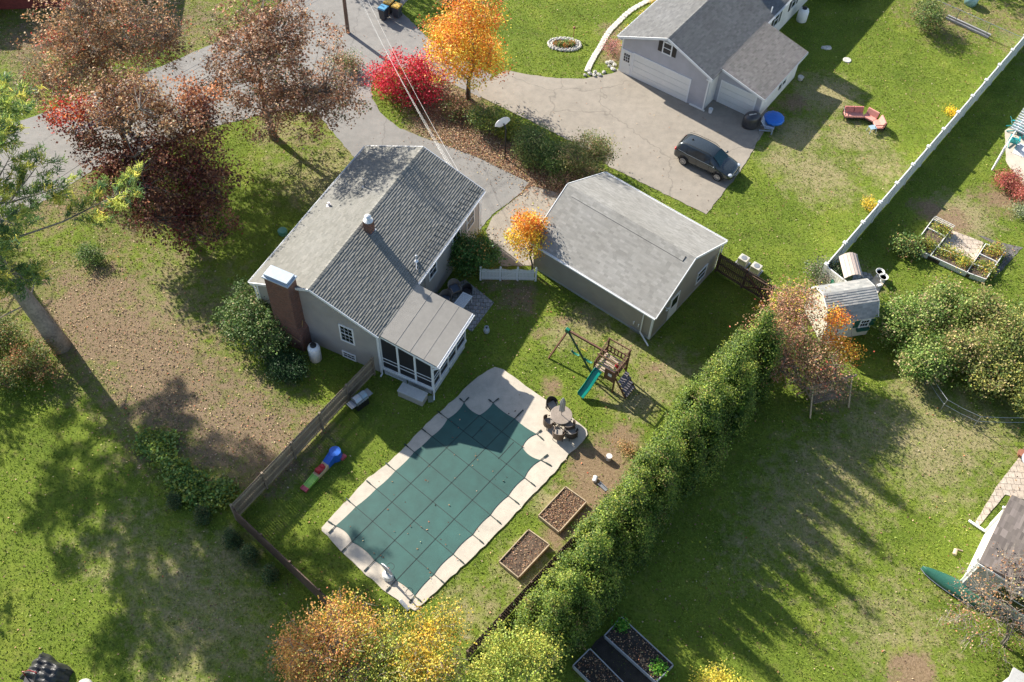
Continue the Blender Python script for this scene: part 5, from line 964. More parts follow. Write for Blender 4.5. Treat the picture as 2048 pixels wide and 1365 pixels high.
for p in a4: m = MB(); m.tube([(*p, 2.0), (*(p*1.05), 0)], .03, 6); m.build('post', GREYM, t)
m = MB(); m.bar((*(a4[0]*.5-np.array([.45, 0])), .45), (*(a4[3]*.5-np.array([.45, 0])), .45), .6, .12); m.build('seat', M('green_canvas', (.02, .16, .1), .8), t); m = MB(); m.bar((*(a4[0]*.75-np.array([.55, 0])), .85), (*(a4[3]*.75-np.array([.55, 0])), .85), .1, .7); m.build('backrest', M('green_canvas_back', (.02, .16, .1), .8), t)
m = MB(); m.prism([G(*p) for p in ((1708, 540), (1740, 548), (1760, 572), (1735, 600), (1700, 580))], -.05, .035); tag(m.build('paver_patio', PAVER), kind='structure')
m = MB(); m.prism([G(*p) for p in ((1750, 552), (1772, 560), (1755, 588), (1737, 572))], -.05, .05); tag(m.build('path', CONC), kind='structure')
for px, py in ((1756, 553), (1763, 563)): 
    t = simple('urn_planter', 'white round urn planter on the path, %s' % ('nearer the canopy swing' if px < 1760 else 'farther from the canopy swing'), 'planter', px, py, 0, .05, 'white urn planters on the path'); m = MB(); m.lathe([(.16, 0), (.1, .08), (.1, .14), (.26, .4), (.3, .44), (.27, .44), (.22, .36)], n=18); m.build('bowl', OFFW, t); m = MB(); m.lathe([(.22, .33), (.2, .36)], n=12); m.build('soil', SOILD, t)
t = simple('stone_block', 'small white block beside the two white urns', 'block', 1757, 574, .5, .05); m = MB(); m.box(-.15, -.1, 0, .15, .1, .16); m.build('block', WHITE, t, bev=.02)
# raised garden: three-sided bed
gz = .42
gq = [(1866, 437), (1903, 457), (1876, 491), (1826, 492), (1934, 544), (1970, 486), (2010, 506), (1978, 558), (1944, 541), (1940, 545)]
gt = simple('raised_garden', 'white framed U shaped raised vegetable garden with yellowing plants and a trellis', 'raised garden', 1900, 500)
o0 = np.array(gt.location[:2]); g_ = lambda x, y, z=gz: np.array(G(x, y, z))-o0
def board(p, q, h=.4, w_=.05, nm='frame_board', mat=OFFW): a = g_(*p); b = g_(*q); m = MB(); m.bar((*a, h/2), (*b, h/2), w_, h); m.build(nm, mat, gt)
LF = [(1866, 438), (1904, 457), (1862, 512), (1824, 498)]   # left wing corners
for p, q in (((1866, 438), (1904, 457)), ((1866, 438), (1825, 494)), ((1904, 457), (1862, 510)), ((1825, 494), (1936, 545)), ((1876, 493), (1946, 525)), ((1972, 487), (2010, 503)), ((1972, 487), (1934, 545)), ((2010, 503), (1972, 558)), ((1936, 545), (1972, 558)), ((1856, 455), (1892, 473)), ((1841, 476), (1876, 493)), ((1960, 507), (1996, 524)), ((1947, 527), (1985, 541))): board(p, q)
rim_polys = [[(1866, 438), (1904, 457), (1862, 510), (1825, 494)], [(1876, 493), (1946, 525), (1936, 545), (1858, 510)], [(1972, 487), (2010, 503), (1972, 558), (1934, 545)]]
for rp in rim_polys:
    m = MB(); m.prism([tuple(g_(*p)*1.) for p in rp], 0, .3); m.build('soil', SOIL, gt)
for i in range(5): f = i/4; board((1866+38*f, 438+19*f), (1866+38*f-9, 438+19*f+13), 1., .03, 'trellis_bar') if 0 else None
for f in np.linspace(0, 1, 6):
    a = g_(1866+38*f, 438+19*f, gz); m = MB(); m.bar((*a, .4), (*(a+np.array([-.12, -.35])), 1.0), .03, .03); m.build('trellis_bar', OFFW, gt)
for zz in (0, .5, 1.):
    a = g_(1866, 438)+np.array([-.12, -.35])*zz; b = g_(1904, 457)+np.array([-.12, -.35])*zz; m = MB(); m.bar((*a, .42+.6*zz), (*b, .42+.6*zz), .03, .03); m.build('trellis_bar', OFFW, gt)
m = MB(); m.prism([G(*p) for p in ((1905, 462), (1968, 486), (1948, 522), (1882, 492))], -.05, .035); tag(m.build('paver_patio', PAVERT), kind='structure')
m = MB(); m.prism(rough_poly([G(*p) for p in ((1955, 470), (2000, 485), (2045, 495), (2005, 540), (1985, 560), (2012, 505))], .4, .05, 8), -.05, .02); tag(m.build('gravel_bed', M('dark_gravel', (.14, .125, .12), .95, var=.5, scale=25, bs=.6)), kind='structure')
# pergola
P0 = np.array(G(2008, 308, 0)); t = thing('pergola', 'white slatted pergola over teal chairs at the right edge', 'pergola', (P0[0], P0[1], 0), 0)
q = [np.array(G(*p, 2.3))-P0 for p in ((2012, 292), (2062, 215), (2140, 250), (2090, 330))]
for p in q: m = MB(); m.bar((*p, 0), (*p, 2.3), .12, .12); m.build('post', WHITE, t)
for a, b in ((0, 1), (3, 2)): m = MB(); d = nrmz(q[b]-q[a]); m.bar((*(q[a]-d*.5), 2.35), (*(q[b]+d*.5), 2.35), .06, .18); m.build('beam', WHITE, t)
for i in range(12): f = .35+i/11*.65; a = q[0]*(1-f)+q[1]*f; b = q[3]*(1-f)+q[2]*f; d = nrmz(b-a); m = MB(); m.bar((*(a-d*.4), 2.5), (*(b+d*.4), 2.5), .05, .12); m.build('slat', WHITE, t)
TL = M('teal_wood_paint', (.02, .3, .3), .5)
adirondack(2028, 262, R(-100), 'teal adirondack chair under the pergola nearest the grass', TL, .04); adirondack(2024, 290, R(-20), 'teal adirondack chair at the lower side of the pergola', TL, .04, .9); adirondack(2042, 270, R(130), 'teal adirondack chair deeper under the pergola slats', TL, .04)
m = MB(); o = G(2040, 305); m.box(-.9, -.7, 0, .9, .7, .02); ro = m.build('outdoor_rug', M('white_rug', (.6, .6, .62), .9)); ro.location = (o[0]+.5, o[1], .045); ro.rotation_euler = (0, 0, R(-28)); tag(ro, 'white rug on the tan patio beside the pergola', 'rug')
# bottom right: canoe, stump, patio table, arch swing, line
cA = np.array(G(1840, 1139)); cB = np.array(G(2010, 1236)); L = float(np.linalg.norm(cB-cA)); t = thing('canoe', 'long green canoe lying upside down in front of the house wing at bottom right', 'canoe', (*cA, 0), math.atan2(*(cB-cA)[::-1]))
m = MB(); n = 16; k_ = 9; vs = []; fs = []
for i in range(n+1):
    f = i/n; w_ = .46*math.sin(math.pi*f)**.6+.01; z0 = .18*abs(2*f-1)**3
    for k in range(k_): a = math.pi*k/(k_-1); vs.append((L*f, math.cos(a)*w_, .12-z0*.4+math.sin(a)**.7*(.4+.02)))
for i in range(n):
    for k in range(k_-1): fs.append((i*k_+k, i*k_+k+1, (i+1)*k_+k+1, (i+1)*k_+k))
m.add(vs, fs); hull = m.build('hull', M('green_canoe_hull', (.02, .1, .07), .45), t, smooth=True); sm = hull.modifiers.new('s', 'SOLIDIFY'); sm.thickness = .02
for s in (-1, 1): m = MB(); m.tube([(L*i/n, s*(.47*math.sin(math.pi*i/n)**.6+.01), .13) for i in range(n+1)], .02, 5); m.build('gunwale', STEEL, t)
t = simple('log_stump', 'short pale log lying on the lawn between canoe tip and white house', 'log', 1909, 1106, .5); m = MB(); m.tube([(-.16, -.1, .12), (.12, .1, .13)], [.11, .1], 10); m.build('log', M('pale_log', (.5, .4, .28), .8), t); m = MB(); m.bar((.2, .12, .05), (.45, -.12, .05), .06, .06); m.build('stick', WOODG, t)
t = simple('glass_table', 'round glass patio table cut off by the right edge of the photo', 'table', 2052, 934, 0, .04); m = MB(); m.lathe([(.55, .7), (.55, .72)], n=28); m.build('tabletop', M('pale_glass', (.5, .55, .6), .15), t)
for k in range(3): a = k*2.1; m = MB(); m.tube([(.1*math.cos(a), .1*math.sin(a), .7), (.4*math.cos(a), .4*math.sin(a), 0)], .02, 5); m.build('leg', BLK, t)
t = simple('flower_pot', 'brown pot of dead plants on the corner of the tan pavers', 'pot', 2040, 912, 0, .04); m = MB(); m.lathe([(.18, 0), (.26, .3), (.22, .3)], n=14); m.build('pot', M('clay', (.3, .12, .07), .8), t)
a = np.array(G(1618, 776, 2.1)); b = np.array(G(1707, 752, 2.1)); d = nrmz(b-a); L = float(np.linalg.norm(b-a)); t = thing('swing_bench', 'weathered timber A frame swing bench in the dappled shade below the pinkish tree', 'swing bench', (*a, 0), math.atan2(d[1], d[0]))
m = MB(); m.bar((-.2, 0, 2.1), (L+.2, 0, 2.1), .09, .12); m.build('beam', WOODG, t)
for x in (.25, L-.1):
    for y in (-.85, .85): m = MB(); m.bar((x, 0, 2.08), (x, y, 0), .08, .08); m.build('leg', WOODT, t)
    m = MB(); m.bar((x, -.36, 1.2), (x, .36, 1.2), .05, .08); m.build('cross_brace', WOODT, t); m = MB(); m.bar((x, 0, 1.55), (x+(.45 if x < 1 else -.45), 0, 2.05), .05, .06); m.build('cross_brace', WOODT, t)
x0, x1 = .65, L-.6; m = MB()
for i in range(5): m.box(x0, -.28+i*.11, .5, x1, -.28+i*.11+.08, .53)
m.build('seat', WOODG, t); m = MB(); x = x0
while x < x1: m.bar((x, .27, .55), (x, .42, 1.1), .02, .07, (1, 0, 0)); x += .12
m.bar((x0, .42, 1.1), (x1, .42, 1.1), .04, .07); m.bar((x0, .28, .56), (x1, .28, .56), .04, .06); m.build('backrest', WOODT, t)
for x in (x0, x1):
    for y in (-.26, .3): m = MB(); m.tube([(x, y, .52), (x, 0, 2.05)], .01, 4); m.build('chain', STEEL, t)
lp_ = [G3(1862, 748, 1.9), G3(1897, 800, 1.9), G3(1955, 833, 1.9), G3(2070, 836, 1.9)]
a = np.array(G(1862, 760)); t = thing('wire_fence', 'sagging wire line on thin posts in front of the big green bushes', 'wire line', (*a, 0))
hh = 1.1; pz = [np.array(G(x, y, hh))-a for x, y in ((1862, 750), (1895, 800), (1962, 834), (2075, 836))]
for p in pz: m = MB(); m.tube([(*p, 0), (*p, hh)], .025, 6); m.build('post', GREYM, t)
for p, q in zip(pz[:-1], pz[1:]):
    for z in (hh, .6): m = MB(); m.tube([(*p, z), (*((p+q)/2), z-.06), (*q, z)], .012, 4); m.build('wire', STEEL, t)
# top right things
t = simple('water_tank', 'pale teal round tank cut off by the top edge of the photo', 'tank', 1940, 8); m = MB(); m.lathe([(.5, 0), (.55, .6), (.4, .85), (.05, .9)], n=20); m.build('shell', M('pale_teal', (.2, .35, .38), .4), t, smooth=True)
t = simple('landscape_timbers', 'two parallel grey timbers edging a bed at the top right lawn end', 'timbers', 1935, 55, dirang((1905, 42), (1966, 70)))
for y in (-.18, .2): m = MB(); m.box(-1.9, y-.07, 0, 1.9, y+.07, .16); m.build('timber', M('grey_timber', (.3, .29, .3), .9), t)
# bottom left
t = simple('covered_mower', 'lumpy object under a shiny black tarpaulin at the bottom left', 'tarpaulin', 96, 1350); 
gn = 26; vs = []
for iy in range(gn+1):
    for ix in range(gn+1):
        u, v = ix/gn*2-1, iy/gn*2-1; e_ = max(abs(u), abs(v)); h_ = .62*(1-max(0, (e_-.55)/.45)**1.5)+.22*(u > -.1)*(1-e_)+.05*math.sin(u*11+v*5)*(1-e_*.5)+.04*math.sin(v*14-u*6); k_ = 1+.06*math.sin(math.atan2(v, u)*7)*(e_ > .8); vs.append((u*1.05*k_, v*.75*k_, max(.01, h_)))
fs = [(a, a+1, a+gn+2, a+gn+1) for iy in range(gn) for a in range(iy*(gn+1), iy*(gn+1)+gn)]; m = MB(); m.add(vs, fs); m.build('tarpaulin', TARP, t); t.rotation_euler = (0, 0, R(-25))
t = simple('garden_chair', 'red cushioned chair edge beside the black tarpaulin at the bottom edge', 'chair', 66, 1368); m = MB(); m.box(-.3, -.25, .35, .3, .25, .42); m.build('seat', BLK, t); m = MB(); m.tube([(-.3, .25, .4), (-.32, .3, .8), (0, .36, .88), (.32, .3, .8), (.3, .25, .4)], .035, 6); m.build('backrest', M('dark_red_frame', (.3, .03, .03), .5), t)
for x in (-.27, .27):
    for y in (-.22, .22): m = MB(); m.tube([(x, y, .36), (x, y, 0)], .02, 5); m.build('leg', BLK, t)
t = simple('rock', 'round grey rock at the bottom edge next to the black tarpaulin', 'rock', 172, 1372); m = MB(); m.ell((0, 0, .1), .38, .3, .25, 12, .08); m.build('rock', STONE, t)
t = simple('green_disc', 'flat round green lid on the grass left of the main house roof', 'lid', 566, 467, 0); m = MB(); m.lathe([(.3, 0), (.32, .25), (.28, .32), (.02, .34)], n=20); m.build('lid', M('soft_green_plastic', (.08, .25, .18), .6), t)
# utility pole and wires
pb = np.array(G(696, 66)); t = thing('utility_pole', 'brown wooden utility pole rising out of the top of the photo left of the bins', 'utility pole', (*pb, 0)); m = MB(); m.tube([(0, 0, 0), (0, 0, 9.5)], [.16, .11], 10); m.build('pole', M('creosote_pole', (.17, .12, .09), .9, var=.2), t); m = MB(); m.bar((-1.1, .3, 8.9), (1.1, -.3, 8.9), .09, .11); m.build('crossarm', WOODG, t)
def local_to_world(x, y, z): c_, s_ = math.cos(HYAW), math.sin(HYAW); return np.array([HX+c_*x-s_*y, HY+s_*x+c_*y, z])
end = local_to_world(HW-1.9, HL+.05, 4.75)
def wire(name, label, a, b, sag, r, mat, cat='cable', grp=None):
    a = np.array(a, float); b = np.array(b, float); m = MB(); m.tube([a+(b-a)*f-np.array([0, 0, sag*4*f*(1-f)]) for f in np.linspace(0, 1, 14)], r, 4); o = m.build(name, mat); tag(o, label, cat, grp)
wp = np.array([pb[0], pb[1], 0])
wire('service_cable', 'thick white service cable running down from the pole to the main house gable', wp+[0, 0, 8.6], end, .7, .011, M('white_cable', (.45, .45, .45), .5))
for k, (dx, z) in enumerate(((-.9, 8.9), (-.5, 8.2), (-.2, 7.6))): wire('service_cable', 'thin grey cable strung below the thick white cable from pole to house', wp+[dx, .2, z], end+[-.1-.05*k, 0, -.25-.15*k], .9, .005, GREYM, grp='thin cables between pole and house')
for k, (z, p, q) in enumerate(((9., (150, 262), (720, -60)), (8.6, (150, 268), (724, -52)))): wire('power_line', 'thin double power line crossing above the street', G3(*p, z), G3(*q, z), .2, .012, GREYM, grp='double power line over the street')
wire('power_line', 'single dark power line crossing the street behind the pine boughs', G3(-60, 470, 7), G3(420, 150, 7), .2, .015, BLK)
# ================================================================== VEGETATION
def limb(a, b, bow=.12, n=5):
    a = np.array(a, float); b = np.array(b, float); L = np.linalg.norm(b-a); o = rng.normal(size=3)*[1, 1, .3]*L*bow*.5+np.array([0, 0, L*bow*.6]); return [a+(b-a)*f+o*math.sin(math.pi*f)+rng.normal(size=3)*L*.015*(0 < f < 1) for f in np.linspace(0, 1, n)]
def tree(name, label, cat, base, ells, ncl, lpc, ls, pal, tr=.15, spread=.4, twig=0, group=None, barkm=BARK, stem='trunk', crown='crown', rexp=.45, top=None, jc=.3, trunks=1, flat=.65, fork=.3, trans=LEAF, upb=.5, sect=None, leanpts=None, twl=.55):
    """ells: (px,py,z,rx,ry,rz,weight[,palette]) crown ellipsoids placed from the site survey"""
    b = np.array([*G(*base), 0]); t = thing(name, label, cat, b, 0, group); E = []
    for e in ells: g = np.array([*G(e[0], e[1], e[2]), e[2]])-b; E.append((g, np.array(e[3:6], float), e[6], e[7] if len(e) > 7 else pal))
    w_ = np.array([e[2] for e in E], float); idx = rng.choice(len(E), ncl, p=w_/w_.sum())
    dr = unit(rng.normal(size=(ncl, 3))); rad = rng.random(ncl)**rexp
    ctr = np.array([E[i][0] for i in idx]); rr = np.array([E[i][1] for i in idx]); C = ctr+dr*rr*rad[:, None]; C[:, 2] = np.maximum(C[:, 2], .15+spread*.5)
    cc = ctr.mean(0); top_z = max(e[0][2]+e[1][2]*.6 for e in E); m = MB(); limbs = []
    for k in range(trunks):
        off = np.array([math.cos(k*2.4)*tr*1.2, math.sin(k*2.4)*tr*1.2, 0])*(trunks > 1); tp = np.array([cc[0]*.9, cc[1]*.9, top_z]) if trunks == 1 else ctr[rng.integers(ncl)]*1.0
        pth = ([off]+[np.array(p, float) for p in leanpts]+[tp]) if leanpts else limb(off, tp, .05, 7)
        # resample
        P_ = np.array(pth); n_ = len(P_); m.tube([off-np.array([0, 0, .1])]+list(P_[1:] if leanpts is None else P_[1:]), [tr*1.35]+[tr*(1-.85*i/(n_-1)) for i in range(1, n_)], 9); limbs.append((P_, tr))
        nb = max(3, int(7/trunks)) if tr > .05 else 2
        for j in range(nb):
            f = fork+(1-fork)*.8*j/nb; q = f*(n_-1); i0 = int(q); st_ = P_[i0]+(P_[min(i0+1, n_-1)]-P_[i0])*(q-i0); tgt = ctr[rng.integers(ncl)]+rng.normal(size=3)*rr.mean(0)*.5; tgt = st_+(tgt-st_)*.85; L_ = limb(st_, tgt, .15, 6); r0_ = tr*(1-.8*f)*.6
            m.tube(L_, [r0_*(1-.8*i/5) for i in range(6)], 6); limbs.append((np.array(L_), r0_))
    AP = np.concatenate([l[0][1:] for l in limbs]); 
    nt_ = min(ncl, 420)
    for c in C[:nt_]:
        d = np.linalg.norm(AP-c, axis=1)+np.maximum(0, AP[:, 2]-c[2])*1.5; a = AP[np.argmin(d)]; m.tube(limb(a, c, .12, 4), [max(.012, tr*.13), max(.01, tr*.09), .01, .006], 4, False)
    m.build(stem, barkm, t, smooth=True)
    if twig:
        tw = MB(); k = min(ncl, 260)
        for c in C[:k]:
            for _ in range(twig):
                d = nrmz(rng.normal(size=3)+nrmz(c-cc)*1.2+[0, 0, .5]); L_ = twl*(.5+rng.random()); e = c+d*L_; s0 = c+rng.normal(size=3)*.1; tw.tube([s0, s0+(e-s0)*.5+rng.normal(size=3)*.05, e], [.014, .01, .005], 3, False)
        tw.build('twigs', BARKL, t)
    n = ncl*lpc; ci = np.repeat(np.arange(ncl), lpc); P_ = C[ci]+rng.normal(size=(n, 3))*np.array([spread, spread, spread*flat]); P_[:, 2] = np.maximum(P_[:, 2], .04)
    clc = np.zeros((ncl, 3))
    for i in range(len(E)):
        mk = idx == i
        if mk.any(): clc[mk] = pick(E[i][3], mk.sum())
    own = np.zeros((n, 3))
    for i in range(len(E)):
        mk = idx[ci] == i
        if mk.any(): own[mk] = pick(E[i][3], mk.sum())
    base_c = np.where(rng.random((n, 1)) < .6, clc[ci], own); cj = (.8+.4*rng.random(ncl))[ci][:, None]
    nr = unit((P_-cc)/np.array([1, 1, 1.3]))*.5
    leafmesh(crown, trans, t, P_, ls, jitcol(np.clip(base_c*cj*1.3, 0, .85), n, jc, .1), upb, .7, None)
    return t
def shrub(label, base, h, r_, pal, ncl=60, lpc=60, ls=.1, group=None, spread=.28, name='shrub', cat='shrub', off=(0, 0), rexp=.45, **k):
    bx, by = G(*base); ell = (base[0], base[1], 0, r_, r_, h*.5, 1)
    b = np.array([*G(*base), 0])
    # put the ellipsoid centre straight above the base
    t = tree_w(name, label, cat, b, [((off[0], off[1], h*.48), (r_*.8, r_*.75, h*.44), 2.2, pal)]+[((off[0]+math.cos(q_)*r_*.5, off[1]+math.sin(q_)*r_*.5, h*random.uniform(.35, .7)), (r_*.48, r_*.48, h*.3), .8, pal) for q_ in [random.random()*6.28 for _ in range(4)]], ncl, lpc, ls, pal, tr=min(.05, r_*.04), spread=spread, group=group, stem='stem', crown='foliage', rexp=rexp, trunks=3, **k); return t
def tree_w(name, label, cat, b, E, ncl, lpc, ls, pal, **k):
    # same builder with crown ellipsoids in metres relative to the base
    global G
    G0 = G
    def Gx(px, py, z=0.):
        if isinstance(px, tuple): return px
        return G0(px, py, z)
    G = Gx
    try: return tree(name, label, cat, ((b[0], b[1]), 0), [((b[0]+c[0], b[1]+c[1]), 0, c[2], *r_, w_, p) for c, r_, w_, p in E], ncl, lpc, ls, pal, **k)
    finally: G = G0
ORANGE = [((.62, .24, .03), 3), ((.72, .36, .04), 3), ((.6, .16, .03), 2), ((.75, .48, .08), 2), ((.5, .1, .05), 1)]
ORYEL = [((.72, .36, .03), 3), ((.78, .5, .06), 3), ((.62, .22, .03), 1.5)]
# big orange maple by the street drive
tree('maple_tree', 'tall orange and yellow maple between the two driveways at the top', 'tree', (936, 196), [(930, 110, 4., 2.6, 2.4, 2.2, 3, ORYEL), (935, 60, 6.5, 2.5, 2.3, 2.4, 3, ORANGE), (945, 10, 9., 1.9, 1.8, 2.4, 2, ORANGE), (975, 110, 3.5, 1.6, 1.5, 1.5, 1, ORANGE), (890, 80, 4.5, 1.6, 1.5, 2., 1.2, ORANGE)], 230, 70, .15, ORANGE, tr=.16, spread=.42)
tree('maple_tree', 'small round orange maple beside the white picket gate', 'tree', (1066, 548), [(1058, 475, 2.6, 1.35, 1.3, 1.5, 3, ORYEL), (1060, 450, 3.4, 1.1, 1.1, 1.2, 2, ORANGE)], 110, 55, .115, ORANGE, tr=.07, spread=.26)
RED = [((.6, .02, .06), 4), ((.7, .05, .1), 2), ((.42, .02, .03), 2), ((.5, .1, .05), .8), ((.1, .12, .03), .5)]
tree('burning_bush', 'bright crimson round bush beside the driveway', 'shrub', (822, 190), [(795, 150, 1.4, 2.2, 2., 1.4, 3, RED), (845, 140, 1.4, 2., 1.8, 1.4, 2, RED), (830, 175, 1.0, 2., 1.6, 1.1, 2, [((.35, .02, .04), 3), ((.08, .1, .03), 2), ((.5, .03, .06), 2)])], 150, 75, .13, RED, tr=.06, spread=.36, trunks=3, stem='stem', crown='foliage', rexp=.35)
BRN = [((.24, .12, .065), 3), ((.34, .18, .1), 3), ((.14, .07, .045), 2), ((.46, .3, .19), 2), ((.12, .12, .04), .8)]
tree('brown_leaf_tree', 'thin brown leaved tree with forked trunk between street and main house', 'tree', (548, 276), [(560, 190, 4.5, 5.0, 4., 2.8, 3, BRN), (560, 110, 8., 4.6, 4.2, 3., 3, BRN), (470, 130, 7., 2.5, 2.5, 2.5, 1, BRN), (660, 190, 5., 2.6, 2.4, 2.2, 1.3, BRN), (530, 40, 10.5, 3.6, 3., 2.4, 1.6, BRN), (430, 190, 4.2, 1.6, 1.6, 1.6, .5, BRN)], 560, 40, .165, BRN, tr=.24, spread=.3, twig=7, rexp=.6, leanpts=[(-.35, .4, 2.2), (-.3, .7, 4.5), (-.6, 1.2, 7.)])
PUR = [((.1, .035, .026), 4), ((.17, .065, .042), 3), ((.28, .13, .065), 3), ((.06, .025, .025), 2), ((.33, .15, .08), 1.5), ((.2, .03, .03), 1)]
PRED = [((.5, .09, .03), 3), ((.4, .05, .04), 2), ((.25, .05, .04), 2), ((.6, .2, .04), 1)]
SPB = [((.28, .15, .075), 3), ((.38, .21, .1), 2), ((.15, .07, .045), 2), ((.44, .31, .18), 1.8), ((.16, .15, .05), .8)]
tree('purple_maple', 'large dark purple maple with sloping trunk on the littered front lawn', 'tree', (350, 445), [(380, 430, 2.8, 3.0, 2.6, 1.7, 3.2, PUR), (280, 380, 4.2, 3.2, 2.8, 2.0, 3, PUR), (410, 350, 4.2, 2.2, 2.2, 2.0, 2, PUR), (330, 300, 5.8, 2.6, 2.4, 2.0, 2, PUR), (230, 330, 5.4, 2.0, 2., 1.5, 1.3, PUR), (400, 250, 7., 2.0, 1.8, 1.8, 1.3, PUR+SPB), (320, 220, 8., 3.0, 2.6, 2.2, 1.6, SPB), (150, 225, 7., 2., 1.6, 1.2, .7, PRED), (240, 200, 8., 2.6, 2.2, 1.8, 1.4, SPB), (110, 215, 7.2, 1.1, 1.0, .9, .3, PRED+SPB), (190, 280, 6., 2.6, 1.8, 1.2, 1.0, SPB+PUR), (390, 190, 8., 1.6, 1.6, 1.4, .7, [((.45, .2, .08), 3), ((.32, .12, .06), 2)])], 620, 56, .16, PUR, tr=.34, spread=.36, rexp=.6, leanpts=[(-.9, .5, 2.2), (-1.8, 1.2, 4.4), (-2.6, 2., 6.5)], fork=.35, twig=2)
BARE = [((.36, .19, .09), 3), ((.3, .2, .12), 3), ((.48, .28, .14), 2), ((.42, .09, .06), .7), ((.2, .15, .09), 2.5)]
tree('bare_tree', 'half bare grey twigged tree with sparse reddish leaves at the top left', 'tree', (218, 228), [(190, 130, 5., 4., 3.5, 2.6, 3, BARE), (200, 70, 8., 4.6, 4., 3., 3, BARE), (270, 40, 9., 3., 3., 3., 2, BARE), (120, 90, 7., 2.6, 2.6, 2.4, 1.4, BARE), (150, 20, 10., 3., 3., 2.4, 1.5, BARE), (100, 170, 5., 2.4, 2., 1.6, 1.2, BARE), (330, 80, 7., 2., 2., 1.8, 1.2, BARE), (250, 190, 4., 2.4, 2., 1.4, 1., BARE)], 600, 34, .16, BARE, tr=.25, spread=.34, twig=12, rexp=.6, barkm=BARKL, twl=.9)
# shrubs between the driveways
DG = [((.06, .11, .03), 3), ((.1, .16, .04), 3), ((.18, .23, .06), 1.8)]; OLV = [((.17, .19, .06), 3), ((.26, .25, .09), 2), ((.1, .13, .035), 2.5), ((.38, .24, .13), 1.2)]; YG = [((.22, .26, .04), 3), ((.35, .33, .05), 1.5), ((.1, .15, .03), 2)]
shrub('leafy green shrub below the orange maple at the tan driveway edge', (974, 254), 2.1, 1.5, DG+YG[:1], 60, 60); shrub('yellow green low shrub behind the basketball backboard', (1022, 262), 1.3, 1.2, YG, 50, 60, .11); shrub('dark green shrub right of the basketball backboard', (1064, 316), 2.7, 1.9, DG+OLV[:1], 130, 60); shrub('dark low shrub between the basketball pole and the round olive shrub', (1112, 336), 2.0, 1.6, DG, 90, 60)
shrub('large round olive and rust shrub at the far corner of the taupe garage', (1166, 342), 3.2, 2.05, OLV, 190, 65, .1, spread=.3); shrub('brownish thin shrub under the crimson bush on the leaf litter', (905, 232), 1.4, 1.2, BRN+DG, 50, 45); shrub('pale dusty shrub in front of the olive shrub next to the garage gable', (1118, 362), 1.0, .9, [((.35, .22, .16), 2), ((.12, .13, .05), 2)], 40, 50, .09)
# around the main house
RH = [((.055, .12, .025), 4), ((.1, .18, .04), 3), ((.3, .2, .05), .6), ((.1, .17, .05), 1.5)]
shrub('tall dark green bush with a yellow patch between main house and picket gate', (950, 542), 3.2, 1.65, RH, 170, 70, .12, spread=.26); shrub('small yellow leaved branch top on the dark bush beside the house', (962, 520), 2.9, .5, [((.5, .42, .06), 3), ((.3, .32, .06), 1)], 16, 40, .1, spread=.2)
RHO = [((.06, .11, .03), 4), ((.11, .17, .045), 3), ((.3, .25, .13), .9), ((.2, .25, .08), 1.5)]
tree('rhododendron', 'big glossy rhododendron left of the tall brick chimney', 'shrub', (512, 700), [(490, 640, 1.5, 1.7, 1.6, 1.3, 3, RHO), (535, 650, 1.5, 1.6, 1.5, 1.4, 3, RHO), (500, 600, 2., 1.2, 1.2, 1.1, 1.5, RHO), (545, 690, .9, 1.3, 1.2, .9, 1.5, RHO)], 190, 65, .13, RHO, tr=.06, spread=.28, trunks=3, stem='stem', crown='foliage', rexp=.3)
shrub('low dark yew between the brick chimney and the white propane tank', (584, 742), 1.2, 1.05, [((.02, .05, .018), 3), ((.035, .08, .025), 2)], 110, 80, .08, spread=.25); shrub('low dark yew in front of the rhododendron foot', (560, 745), .8, 1.1, [((.02, .05, .018), 3), ((.04, .08, .03), 2)], 70, 70, .08, spread=.22)
shrub('green shrub against the right side wall of the main house', (905, 500), 1.4, .8, DG, 40, 50)
